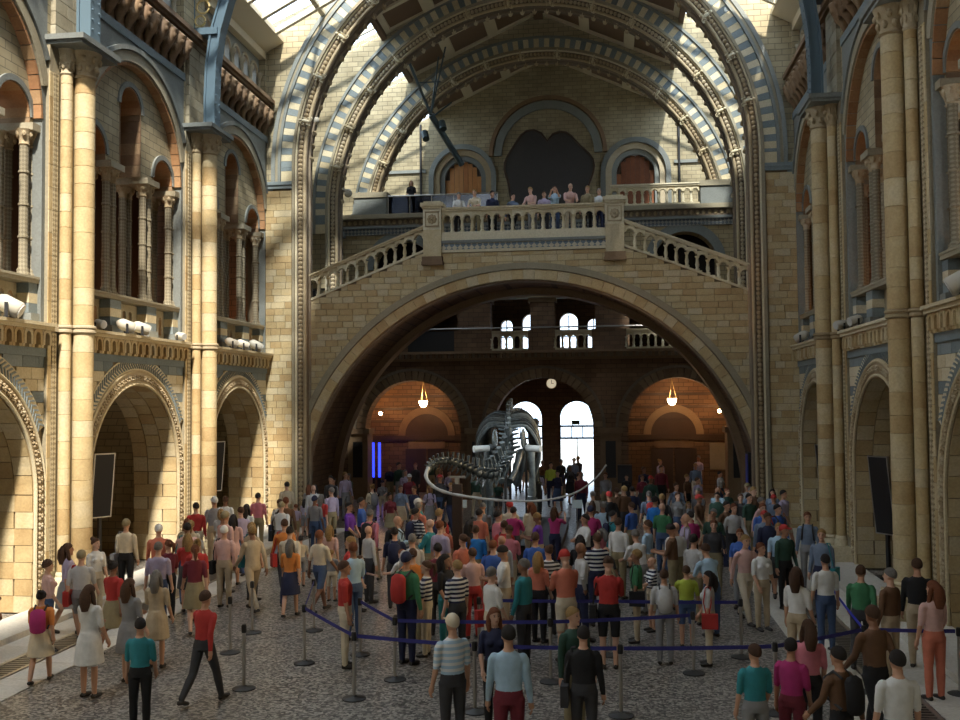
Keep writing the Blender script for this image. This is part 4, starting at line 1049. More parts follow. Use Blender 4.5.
# ================================================================== FLOODLIGHTS ON THE CORNICES, INFORMATION PANELS, LIGHT BOOM
M['lampwhite'] = plain('white_lamp_housing', (.46,.43,.36), .6)
M['lens'] = plain('lens', (.5,.5,.48), .15)
def floodlight(x, y, z, rz, tilt, sc, lab):
    t = root('floodlight', (x, y, z), lab, 'floodlight', 'floodlights on the cornice'); t.rotation_euler = (0, 0, rz); t.scale = (sc, sc, sc)
    R = Matrix.Rotation(tilt, 3, 'X'); C0 = Vector((0, 0, .22))
    def tilted(b): b.v = [tuple(R @ Vector(q)+C0) for q in b.v]; return b
    hs = tilted(MB().tube([(0,-.22,0),(0,-.2,0),(0,.12,0),(0,.2,0),(0,.26,0)], [.13,.155,.15,.11,.03], 14)).build('housing', M['lampwhite'], t, True)
    tilted(MB().tube([(0,-.235,0),(0,-.22,0)], .135, 14)).build('lens', M['lens'], hs)
    MB().box(-.19,-.17,-.03,.03,0,.26).box(.17,.19,-.03,.03,0,.26).box(-.19,.19,-.05,.05,0,.02).build('yoke', M['black'], t)
FLD = [(-8.97,18.4,1.9,.5,1.35,'large white floodlight on the sunlit cornice before the first column'), (-8.97,21.95,1.2,.2,.8,'small white floodlight beside the first sunlit column'), (-8.97,23.25,2.2,.35,1.1,'floodlight between the sunlit columns, tilted, first of a pair'),
       (-8.97,24.05,2.2,.35,1.1,'floodlight between the sunlit columns, second of a pair, further along'), (-8.97,26.4,1.2,.2,.8,'small floodlight beside the second sunlit column'), (-8.97,30.2,2.2,.35,1,'first of three floodlights in the sunlit end bay'),
       (-8.97,31.15,2.2,.35,1,'middle of three floodlights in the sunlit end bay'), (-8.97,32.4,2.0,.5,1.15,'last of three floodlights in the sunlit end bay, by the pier'),
       (8.97,17.9,-1.9,.5,1.35,'large white floodlight on the shaded cornice before the first column'), (8.97,25.4,-1.2,.3,.9,'floodlight on the shaded cornice between the columns'), (8.97,26.9,-1.2,.2,.9,'small floodlight close to the second shaded column'), (8.97,32.3,-2.0,.5,1.1,'floodlight in the shaded end bay by the pier')]
for x, y, rz, ti, sc_, lab in FLD: floodlight(x, y, 6.15, rz, ti, sc_*.85, lab)
def info_panel(x, y, rz, lab, w_=.5, z0=1.6, z1=3.15, light_edge=True):
    t = root('information_panel', (x, y, 0), lab, 'panel', 'tilted information panels', rz=rz)
    b = MB().box(-w_/2, w_/2, -.03, .03, z0, z1); f = MB()
    for (a, c, q0, q1) in ((-w_/2-.03, -w_/2, z0-.03, z1+.03), (w_/2, w_/2+.03, z0-.03, z1+.03), (-w_/2, w_/2, z0-.03, z0), (-w_/2, w_/2, z1, z1+.03)): f.box(a, c, -.035, .035, q0, q1)
    for q in (b, f): q.v = [(p[0], p[1]-(p[2]-z0)*.12, p[2]) for p in q.v]
    b.build('face', M['black'], t); f.build('frame', M['white'] if light_edge else M['steel'], t)
    MB().box(-.04, .04, 0, .08, .04, z0+.2).build('post', M['black'], t); MB().box(-.35, .35, -.25, .3, 0, .04).build('foot', M['black'], t)
info_panel(-9.75, 23.5, 1.0, 'white-framed dark information panel in the sunlit arch between the columns'); info_panel(-9.75, 30.7, 1.0, 'white-framed dark information panel in the sunlit arch of the end bay')
info_panel(9.55, 25.3, -1.0, 'tall black information panel in the shaded arch between the columns', w_=.55, z0=1.1, z1=2.95, light_edge=False); info_panel(9.55, 31.6, -1.0, 'tall black information panel in the shaded arch of the end bay', w_=.55, z0=1.1, z1=2.95, light_edge=False)
t = root('red_banner', (-13.4, 24.2, 0), 'dark red banner board at the back of the sunlit alcove', 'banner')
MB().box(-.2,-.14,-1.0,1.0,.6,1.9).build('board', plain('red_board', (.28,.03,.03), .7), t); MB().box(-.2,-.1,-.9,-.82,0,.6).box(-.2,-.1,.82,.9,0,.6).build('legs', M['black'], t)
t = root('lighting_boom', (-4.2, 41.0, 14.6), 'dark steel lighting boom with struts hanging below the middle great arch', 'lighting boom')
def bm(name, pts, r, mat='iron'): MB().tube([(p[0]+4.2, p[1]-41.0, p[2]-14.6) for p in pts], r, 8).build(name, M[mat], t)
M['boom'] = plain('boom_steel', (.06,.09,.10), .45, .4)
bm('upper_arm', [(-5.25,39.3,18.9),(-4.41,41,16.55)], .06, 'boom'); bm('lower_arm', [(-4.41,41,16.55),(-3.32,42.5,14.72)], .13, 'boom')
bm('strut', [(-4.41,41,16.6),(-4.0,40.6,18.9)], .035, 'boom'); bm('strut', [(-4.41,41,16.6),(-3.7,40.6,19.3)], .035, 'boom'); bm('strut', [(-4.3,41,16.5),(-3.6,41.5,17.2)], .035, 'boom'); bm('tie', [(-4.8,40.2,17.7),(-3.9,40.5,17.8)], .03, 'boom')
for k, (x, z) in enumerate(((-4.75, 15.9), (-4.0, 16.3))): bm('lamp_head', [(x,41.3,z),(x+.1,41.1,z-.35)], .16, 'boom')
for k, (x, y, z, lab) in enumerate(((-7.5, 34.4, 14.6, 'white globe camera on the front great arch near the sunlit side'), (-7.5, 39.0, 12.9, 'white globe camera on the middle great arch near the sunlit side'))):
    t = root('globe_camera', (x, y, z), lab, 'camera', 'globe cameras')
    MB().blob((0,0,0), .17, 12, 8).build('globe', M['lampwhite'], t, True); MB().tube([(0,0,.1),(-.25,0,.14)], .05, 8).box(-.34,-.25,-.1,.1,.02,.26).build('arm', M['lampwhite'], t)
# warm lamps inside the galleries and alcoves (wall washers behind the parapets)
for sx in (-1, 1):
    for i, yc in enumerate(BC):
        for dy in (-1.9, 1.9):
            t = root('gallery_uplighter', (sx*(W+1.5), yc+dy, 6.12), 'small warm uplighter behind the %s gallery parapet, %s' % ('sunlit' if sx < 0 else 'shaded', ('bay before the first column', 'bay between the columns', 'bay by the end pier')[i]+(', nearer the bridge' if dy > 0 else '')), 'lamp', 'gallery uplighters '+('sunlit' if sx < 0 else 'shaded'))
            MB().lathe([(.1,0),(.12,.2),(.1,.22)], n=10).build('housing', M['black'], t)
            l = light('uplighter_light', 'POINT', (0, 0, .45), UPL, (1, .45, .15), shadow_soft_size=.1); l.parent = t
# added spots wash the opposite wall with warm light and highlight the skeleton, two more pick out the ends of the bridge
for (x, y, z, tx, ty, tz, e, size) in ((8.55, 19.5, 6.75, -9.2, 17.6, 2.2, 1500, 1.0), (8.55, 25.6, 6.75, -9.2, 23.2, 2.2, 1500, 1.0), (8.55, 31.0, 6.75, -9.2, 28.5, 2.2, 1500, 1.0), (-8.5, 32.3, 6.75, 7.2, 34.4, 7.9, 1300, .26), (8.5, 32.2, 6.75, -7.3, 34.4, 7.4, 1000, .26), (-8.5, 25.6, 6.9, -.3, 28.6, 3.0, 1800, .40), (8.5, 24.4, 6.9, -.1, 28.8, 3.0, 1800, .40)):
    l = light('added_spot_beam', 'SPOT', (x, y, z), e, (.85, .95, 1) if e == 1800 else (1, .74, .42) if e == 1500 else (1, .58, .25), target=(tx, ty, tz), spot_size=size, spot_blend=.9, shadow_soft_size=.25)
# ================================================================== PEOPLE
COLS = {'white': (.72,.72,.70), 'cream': (.66,.57,.42), 'pale pink': (.66,.42,.38), 'pink': (.62,.20,.25), 'coral': (.62,.19,.12), 'red': (.45,.035,.03), 'maroon': (.17,.02,.035), 'orange': (.66,.23,.05),
        'yellow': (.62,.60,.08), 'lime': (.42,.50,.06), 'green': (.05,.20,.09), 'dark green': (.025,.07,.05), 'teal': (.03,.24,.28), 'pale blue': (.38,.54,.68), 'blue': (.05,.13,.45), 'bright blue': (.02,.20,.62), 'navy': (.015,.02,.06),
        'purple': (.13,.03,.36), 'lilac': (.42,.36,.50), 'grey': (.26,.26,.27), 'pale grey': (.50,.50,.50), 'charcoal': (.045,.045,.05), 'black': (.012,.012,.014), 'beige': (.50,.40,.27), 'brown': (.14,.07,.035), 'denim': (.06,.10,.20), 'khaki': (.28,.23,.13), 'slate blue': (.16,.21,.30), 'magenta': (.42,.03,.16)}
CM = {}
def cloth(c):
    if c in CM: return CM[c]
    if c.startswith('striped '):
        base = COLS[c.split(' ', 1)[1]]
        m, N, L, b = newmat('cloth_'+c.replace(' ', '_')); tc = N.new('ShaderNodeTexCoord'); s_ = N.new('ShaderNodeSeparateXYZ'); L.new(tc.outputs['Object'], s_.inputs[0])
        f = math_(N, L, 'GREATER_THAN', math_(N, L, 'FRACT', math_(N, L, 'MULTIPLY', s_.outputs[2], 13.0)), .5)
        L.new(mixc(N, L, f, (.70,.70,.70), base), b.inputs['Base Color']); b.inputs['Roughness'].default_value = .85
    else:
        m, N, L, b = newmat('cloth_'+c.replace(' ', '_')); g = N.new('ShaderNodeNewGeometry')
        n = N.new('ShaderNodeTexNoise'); n.inputs['Scale'].default_value = 9; n.inputs['Detail'].default_value = 3; L.new(g.outputs['Position'], n.inputs['Vector'])
        L.new(mixc(N, L, .35, COLS[c], ramp(N, L, n.outputs[0], [(.35, (.6,.6,.6)), (.65, (1,1,1))]), 'MULTIPLY'), b.inputs['Base Color'])
        bp = N.new('ShaderNodeBump'); bp.inputs['Strength'].default_value = .5; bp.inputs['Distance'].default_value = .03; L.new(n.outputs[0], bp.inputs['Height']); L.new(bp.outputs[0], b.inputs['Normal'])
        b.inputs['Roughness'].default_value = .85
    CM[c] = m; return m
SKIN = [plain('skin_%d' % i, c, .55) for i, c in enumerate(((.52,.29,.19), (.44,.23,.14), (.58,.35,.25), (.25,.12,.07)))]
def hairmat(k, c):
    m = stone('hair_'+k, [tuple(q*.55 for q in c), c, tuple(min(1, q*1.3) for q in c)], rough=.75, rnd=.2, sc=30, bump=.9); return m
HAIR = {k: hairmat(k, c) for k, c in (('dark', (.018,.012,.01)), ('brown', (.09,.04,.018)), ('blonde', (.36,.22,.08)), ('grey', (.20,.185,.17)), ('red', (.20,.06,.02)))}
EYE = plain('eye_dark', (.02,.015,.012), .3); LIP = plain('lips', (.36,.12,.10), .5); SHOE = plain('shoe', (.03,.025,.022), .5)
HEADC = Vector((0, 0, 1.63))
def rx(a): return Matrix.Rotation(a, 3, 'X')
def ry(a): return Matrix.Rotation(a, 3, 'Y')
def rz_(a): return Matrix.Rotation(a, 3, 'Z')
def make_body(name, female=False, bottom='trousers', sleeve='short', legs=((0,0),(0,0)), arms=((.05,.1,.15),(.05,.1,.15)), lean=0., headp=0., headyaw=0., vox=.0125):
    """faces -Y; legs: (swing forward, knee bend) per side; arms: (forward, outward, elbow bend[, inward]) per side"""
    b = MB(); seg = []      # seg: (a, b, radius a, radius b, region)
    def piece(pts, rad, reg, n=12, flat=1.0, up=(0,0,1)):
        b.tube(pts, rad, n, flat, up); 
        for i in range(len(pts)-1): seg.append((Vector(pts[i]), Vector(pts[i+1]), rad[i], rad[i+1], reg))
    wsc = .93 if female else 1.0
    piv = Vector((0, 0, 1.0)); UPR = rx(lean)          # positive lean bends towards -Y
    def up_(p): return piv+UPR @ (Vector(p)-piv)
    # legs
    low = 99; J = []
    for i, sx in enumerate((-1, 1)):
        sw, kn = legs[i]; hip = Vector((sx*.092, 0, .92)); d1 = rx(-sw) @ Vector((0,0,-1)); d1 = Vector((sx*.02, d1.y, d1.z)); knee = hip+d1*.44
        d2 = rx(-sw+kn) @ Vector((0,0,-1)); ank = knee+d2*.42; J.append((hip, knee, ank, -sw+kn)); low = min(low, ank.z-.08)
    dz = Vector((0, 0, -low))
    for sx, (hip, knee, ank, fa) in zip((-1, 1), J):
        baggy = {'trousers': 1.0, 'shorts': 1.0, 'skirt': .85, 'dress': .85}[bottom]
        k2 = 1.0 if bottom == 'trousers' else .78
        piece([hip, hip.lerp(knee, .5), knee], [.098*baggy, .083*baggy, .066*baggy], 'thigh'); piece([knee, knee.lerp(ank, .35), ank], [.064*k2, .067*k2, .048*k2], 'calf')
        R = rx(fa*.35); piece([ank+R @ Vector((0,.055,-.045)), ank+R @ Vector((0,-.03,-.035)), ank+R @ Vector((0,-.12,-.05)), ank+R @ Vector((0,-.175,-.055))], [.037,.046,.043,.03], 'foot', flat=.85)
    if bottom in ('skirt', 'dress'): 
        piece([(0,0,1.02),(0,0,.9),(0,0,.70),(0,.0,.52)], [.15*wsc,.185,.215,.235], 'skirt', 18)
    # torso as a loft of ellipses
    tor = [(.86,.165,.115,0),(.95,.172,.12,.005),(1.06,.152*wsc,.112,0),(1.18,.160*wsc,.118,-.005),(1.30,.178*wsc,.125,-.008),(1.38,.172*wsc,.112,0),(1.425,.135*wsc,.092,.01),(1.455,.09,.075,.015),(1.48,.06,.058,.018)]
    n = 20; vs = []
    for z, a, c, cy in tor:
        for k in range(n):
            q = 2*PI*k/n; p = Vector((a*math.cos(q), cy+c*math.sin(q), z)); vs.append(up_(p) if z > 1.0 else p)
    fs = [(i*n+k, i*n+(k+1) % n, (i+1)*n+(k+1) % n, (i+1)*n+k) for i in range(len(tor)-1) for k in range(n)]
    fs += [tuple(range(n-1, -1, -1)), tuple(range((len(tor)-1)*n, len(tor)*n))]; b.add(vs, fs)
    if female:
        for s in (-1, 1): b.blob(up_((s*.075, -.10, 1.28)), (.065,.06,.06), 10, 8)
    seg += [(Vector((0,0,.9)), Vector((0,0,.97)), .16, .16, 'hips'), (up_((0,0,1.04)), up_((0,0,1.36)), .15, .15, 'torso'), (up_((-.13,0,1.41)), up_((.13,0,1.41)), .08, .08, 'torso')]
    # head
    hc = up_(HEADC); HR = UPR @ rz_(headyaw) @ rx(headp)
    def hp_(p): return hc+HR @ Vector(p)
    piece([up_((0,.018,1.44)), hp_((0,.01,-.08))], [.056,.054], 'neck'); seg.append((up_((0,.018,1.475)), hp_((0,.01,-.08)), .085, .07, 'neck'))
    def hblob(c, r, nn=14, m=10):
        t_ = MB().blob((0,0,0), r, nn, m); b.add([hp_(Vector(q)+Vector(c)) for q in t_.v], t_.f)
    hblob((0,.012,.025), (.077,.097,.098)); hblob((0,-.02,-.045), (.058,.068,.075)); hblob((0,-.098,-.012), (.014,.02,.022)); hblob((0,-.088,.012), (.01,.014,.03)); hblob((0,-.076,-.098), (.024,.02,.018))
    for s in (-1, 1): hblob((s*.076,.012,-.008), (.011,.02,.032), 8, 6)
    seg.append((hp_((0,0,-.08)), hp_((0,0,.05)), .08, .09, 'head'))
    # arms
    hands = []
    for i, sx in enumerate((-1, 1)):
        A_ = arms[i]; fw, ot, el = A_[:3]; inw = A_[3] if len(A_) > 3 else 0
        sh = up_((sx*.185*wsc, .0, 1.405)); B = UPR @ rx(-fw) @ ry(-sx*ot)
        el_p = sh+B @ Vector((0,0,-.285)); B2 = B @ rz_(-sx*inw) @ rx(-el) ; wr = el_p+B2 @ Vector((0,0,-.25))
        ls = 1.0 if sleeve == 'long' else .82
        b.blob(sh+UPR @ Vector((-sx*.018,0,-.03)), (.06,.062,.066), 12, 9); piece([sh+(el_p-sh)*.12, sh.lerp(el_p, .45), el_p], [.054,.052,.045], 'uparm'); piece([el_p, el_p.lerp(wr, .3), wr], [.046*ls,.046*ls,.034*ls], 'forearm')
        piece([wr, wr+B2 @ Vector((0,0,-.05)), wr+B2 @ Vector((0,0,-.095))], [.03,.036,.034], 'hand', flat=1.0)
        hands.append((sx, wr, B2))
    b.v = [tuple(Vector(p)+dz) for p in b.v]; seg = [(a+dz, c+dz, r0, r1, g) for a, c, r0, r1, g in seg]
    me = b.mesh('tmp'); o = bpy.data.objects.new('tmp', me); COL.objects.link(o)
    m = o.modifiers.new('r', 'REMESH'); m.mode = 'VOXEL'; m.voxel_size = vox; m.adaptivity = 0
    m2 = o.modifiers.new('s', 'SMOOTH'); m2.factor = .5; m2.iterations = 4
    dg = bpy.context.evaluated_depsgraph_get(); dg.update(); ev = o.evaluated_get(dg); em = ev.to_mesh()
    nv = len(em.vertices); V = np.empty(nv*3); em.vertices.foreach_get('co', V); V = V.reshape(-1, 3)
    F = [tuple(p.vertices) for p in em.polygons]; ev.to_mesh_clear(); bpy.data.objects.remove(o); bpy.data.meshes.remove(me)
    Fc = np.array([V[list(f)].mean(0) for f in F])
    best = np.full(len(F), 1e9); lab = np.zeros(len(F), int)
    REG = ['torso', 'hips', 'thigh', 'calf', 'foot', 'skirt', 'neck', 'head', 'uparm', 'forearm', 'hand']
    for a, c, r0, r1, g in seg:
        a, c = np.array(a), np.array(c); ab = c-a; t_ = np.clip(((Fc-a) @ ab)/(ab @ ab), 0, 1); d = np.linalg.norm(Fc-(a+t_[:, None]*ab), axis=1)-(r0+(r1-r0)*t_)
        w_ = d < best; best[w_] = d[w_]; lab[w_] = REG.index(g)
    mp = {'torso': 1, 'hips': 2, 'thigh': 2, 'calf': 2 if bottom == 'trousers' else 0, 'foot': 3, 'skirt': 2, 'neck': 0, 'head': 0, 'uparm': 1, 'forearm': 1 if sleeve == 'long' else 0, 'hand': 0}
    if bottom == 'dress': mp['skirt'] = mp['hips'] = 1
    if bottom in ('skirt', 'dress'): mp['thigh'] = 0
    mi = [mp[REG[i]] for i in lab]
    if bottom in ('skirt', 'dress'):
        for i, l in enumerate(lab):
            if REG[l] == 'skirt' and Fc[i, 2] < .505: mi[i] = 0
    if bottom == 'shorts':
        for i, l in enumerate(lab):
            if REG[l] == 'thigh' and Fc[i, 2] < .52: mi[i] = 0
    # fingers, eyes and lips joined to the same mesh
    x = MB(); xm = []
    def addx(fn, mat):
        k = len(x.f); fn(); xm.extend([mat]*(len(x.f)-k))
    for sx, wr, B2 in hands:
        for k, (off, ln) in enumerate(((-.027,.066), (-.009,.076), (.009,.072), (.026,.056))):
            P = [wr+dz+B2 @ Vector(q) for q in ((0, off, -.085), (-sx*.002, off*1.05, -.085-ln*.5), (-sx*.016, off*1.05, -.085-ln*.85), (-sx*.03, off, -.085-ln))]
            addx(lambda: x.tube(P, [.0095,.009,.0085,.007], 6), 0)
        P = [wr+dz+B2 @ Vector(q) for q in ((0,-.02,-.03), (-sx*.012,-.045,-.06), (-sx*.02,-.05,-.095))]
        addx(lambda: x.tube(P, [.013,.011,.008], 6), 0)
    def hb(c, r, mat):
        t_ = MB().blob((0,0,0), r, 8, 6); addx(lambda: x.add([hp_(Vector(q)+Vector(c))+dz for q in t_.v], t_.f), mat)
    for s in (-1, 1): hb((s*.03,-.079,.015), (.013,.008,.007), 4); hb((s*.031,-.08,.035), (.02,.008,.004), 4)
    hb((0,-.083,-.058), (.022,.009,.008), 5)
    me = bpy.data.meshes.new(name); me.from_pydata([tuple(v) for v in V]+x.v, [], F+[tuple(i+nv for i in f) for f in x.f])
    for q in (SKIN[0], cloth('grey'), cloth('navy'), SHOE, EYE, LIP): me.materials.append(q)
    me.polygons.foreach_set('material_index', mi+xm); me.polygons.foreach_set('use_smooth', [True]*len(me.polygons)); me.update()
    return dict(mesh=me, head=(hc+dz, HR), up=(UPR, piv+dz), bottom=bottom, sleeve=sleeve)
R_ = (.05,.12,.15); 
ARCH = {
 'stand': make_body('person_standing', arms=(R_, (.0,.14,.2))),
 'standf': make_body('person_standing_slim', True, arms=((.1,.12,.5,.4), R_), headyaw=.3),
 'walk': make_body('person_walking', sleeve='long', legs=((.38,.1),(-.3,.35)), arms=((-.35,.1,.3),(.35,.1,.45)), lean=.06),
 'walkf': make_body('person_walking_skirt', True, 'skirt', legs=((.25,.1),(-.22,.25)), arms=((-.25,.1,.3),(.25,.1,.4))),
 'walks': make_body('person_walking_shorts', False, 'shorts', legs=((-.28,.35),(.36,.1)), arms=((.3,.1,.4),(-.3,.1,.3))),
 'fold': make_body('person_arms_folded', sleeve='long', arms=((.45,.12,1.55,.95),(.35,.12,1.5,.95))),
 'clasp': make_body('person_hands_clasped', arms=((.2,.15,.75,.85),(.2,.15,.75,.85)), headyaw=-.3),
 'phone': make_body('person_reading', False, 'shorts', arms=((.35,.05,1.45,.45),(.35,.05,1.45,.45)), headp=.5, lean=.05),
 'photo': make_body('person_arms_raised', True, arms=((1.15,.05,1.3,.35),(1.15,.05,1.3,.35)), headp=-.2),
 'child': make_body('child_standing', True, 'shorts', arms=((.1,.2,.3),(.5,.1,.9,.3))),
 'dress': make_body('person_in_dress', True, 'dress', arms=((.1,.12,.3),(.3,.12,1.2,.4))),
 'hip': make_body('person_hand_on_hip', sleeve='long', arms=((-.35,.55,1.2,.9),(.05,.12,.2)), legs=((.06,0),(-.06,.05))),
 'leanr': make_body('person_leaning', arms=((.75,.1,.9,.4),(.75,.1,.9,.4)), lean=.3, headp=-.1),
 'standl': make_body('person_standing_long_sleeves', sleeve='long', arms=((.0,.12,.15),(.05,.12,.2)), headyaw=.25),
}
def head_cap(b, r=(.086,.107,.108), c=(0,.016,.03), zlim=-.01, ylim=-.055):
    n, m = 16, 10; vs = []; 
    for j in range(m+1):
        t_ = PI*.57*j/m
        for i in range(n):
            a = 2*PI*i/n; front = max(0, -math.sin(a)); t2 = t_*(1-.36*front+.2*max(0, math.sin(a)))
            vs.append((c[0]+r[0]*math.sin(t2)*math.cos(a), c[1]+r[1]*math.sin(t2)*math.sin(a), c[2]+r[2]*math.cos(t2)))
    fs = [(j*n+i, j*n+(i+1) % n, (j+1)*n+(i+1) % n, (j+1)*n+i) for j in range(m) for i in range(n)]
    vi = [(v[0]*.9, c[1]+(v[1]-c[1])*.9, c[2]+(v[2]-c[2])*.92) for v in vs]; o = len(vs)
    fs += [tuple(reversed([k+o for k in f])) for f in fs[:m*n]]
    fs += [(m*n+(i+1) % n, m*n+i, o+m*n+i, o+m*n+(i+1) % n) for i in range(n)]
    return b.add(vs+vi, fs)
HM = {}
HM['short'] = head_cap(MB()).mesh('hair', None, True)
lg_ = head_cap(MB()); lg_.tube([(0,.07,.06),(0,.115,-.02),(0,.115,-.14),(0,.10,-.27)], [.06,.08,.09,.06], 10, 1.0)
for s_ in (-1, 1): lg_.tube([(s_*.07,.03,.04),(s_*.088,.02,-.06),(s_*.085,.0,-.17),(s_*.08,-.02,-.25)], [.03,.035,.035,.02], 8)
HM['long'] = lg_.mesh('hair', None, True)
pn = head_cap(MB()); pn.tube([(0,.10,.06),(0,.16,.05),(0,.17,-.06),(0,.14,-.18)], [.03,.04,.04,.015], 8); HM['ponytail'] = pn.mesh('hair', None, True)
bn = head_cap(MB()); bn.blob((0,.10,.11), .05, 10, 8); HM['bun'] = bn.mesh('hair', None, True)
ct = head_cap(MB(), r=(.090,.112,.108), c=(0,.014,.035)); ct.hexa([(-.07,-.06,.055),(.07,-.06,.055),(.05,-.17,.045),(-.05,-.17,.045),(-.07,-.06,.068),(.07,-.06,.068),(.05,-.17,.055),(-.05,-.17,.055)]); HM['cap'] = ct.mesh('cap', None, True)
ACC = {}
k_ = MB(); k_.tube([(0,.20,1.0),(0,.21,1.03),(0,.22,1.2),(0,.20,1.38),(0,.18,1.43)], [.10,.135,.14,.13,.07], 12, .62, up=(0,1,0))
ACC['backpack'] = k_.mesh('backpack', None, True); k_ = MB()
for s_ in (-1, 1): k_.tube([(s_*.09,.12,1.40),(s_*.10,.0,1.475),(s_*.11,-.13,1.38),(s_*.13,-.10,1.15),(s_*.14,.12,1.05)], .018, 6)
STRAP = k_.mesh('strap', None, True)
k_ = MB(); k_.box(.20,.30,-.14,.16,.72,1.0); k_.tube([(.25,.0,1.0),(.23,.04,1.2),(.15,.03,1.475),(.10,.03,1.47)], .012, 6); k_.tube([(.25,-.06,1.0),(.22,-.1,1.2),(.15,-.06,1.46),(.10,.0,1.48)], .012, 6); ACC['shoulder bag'] = k_.mesh('shoulder_bag', None)
PN = [0]; LABS = {}
def person(x, y, rz, arch, h, top, bot, hair='short', hc='dark', acc=None, acol='black', skin=0, label=None, z=0., where='', shoes=None):
    A_ = ARCH[arch]; o = bpy.data.objects.new('person' if h > 1.45 else 'child', A_['mesh']); COL.objects.link(o)
    s_ = h/1.75; o.location = (x, y, z); o.rotation_euler = (0, 0, math.radians(rz)); o.scale = (s_, s_, s_)
    if h < 1.45: o.scale = (s_*1.08, s_*1.08, s_)
    for i, m in enumerate((SKIN[skin], cloth(top), cloth(top if A_['bottom'] == 'dress' else bot))):
        o.material_slots[i].link = 'OBJECT'; o.material_slots[i].material = m
    p, HR = A_['head']; Mx = Matrix.Translation(p) @ HR.to_4x4()
    if hair != 'bald':
        c = bpy.data.objects.new('cap' if hair == 'cap' else 'hair', HM[hair]); COL.objects.link(c); c.parent = o; c.matrix_local = Mx
        if not HM[hair].materials: HM[hair].materials.append(None)
        c.material_slots[0].link = 'OBJECT'; c.material_slots[0].material = cloth(hc) if hair == 'cap' else HAIR[hc]
    if acc:
        c = bpy.data.objects.new(acc.replace(' ', '_'), ACC[acc]); COL.objects.link(c); c.parent = o
        UPR, piv = A_['up']; c.matrix_local = Matrix.Translation(piv) @ UPR.to_4x4() @ Matrix.Translation((0, 0, -1.0))
        if not ACC[acc].materials: ACC[acc].materials.append(None)
        c.material_slots[0].link = 'OBJECT'; c.material_slots[0].material = cloth(acol)
        if acc == 'backpack':
            if not STRAP.materials: STRAP.materials.append(cloth('charcoal'))
            put('strap', STRAP, c)
    if label is None:
        bt = {'trousers': bot+' trousers', 'shorts': bot+' shorts', 'skirt': bot+' skirt', 'dress': None}[A_['bottom']]
        pose = {'walk': 'walking', 'walkf': 'walking', 'walks': 'walking', 'fold': 'with folded arms', 'clasp': 'with clasped hands', 'phone': 'head bent', 'photo': 'arms raised', 'leanr': 'leaning forward', 'hip': 'hand on hip'}.get(arch, 'standing')
        who = 'child' if h < 1.45 else 'person'
        hd_ = {'cap': hc+' cap', 'bald': 'bald head', 'long': 'long '+hc+' hair', 'ponytail': hc+' ponytail', 'bun': hc+' bun', 'short': 'short '+hc+' hair'}[hair]
        label = '%s %s, %s%s, %s%s, %s' % (who, pose, top+(' dress' if bt is None else ' top'), '' if bt is None else ', '+bt, (acol+' '+acc) if acc else hd_, '', where)
    LABS.setdefault(label, []).append(o)
    tag(o, label, 'child' if h < 1.45 else 'person', 'museum visitors')
    return o
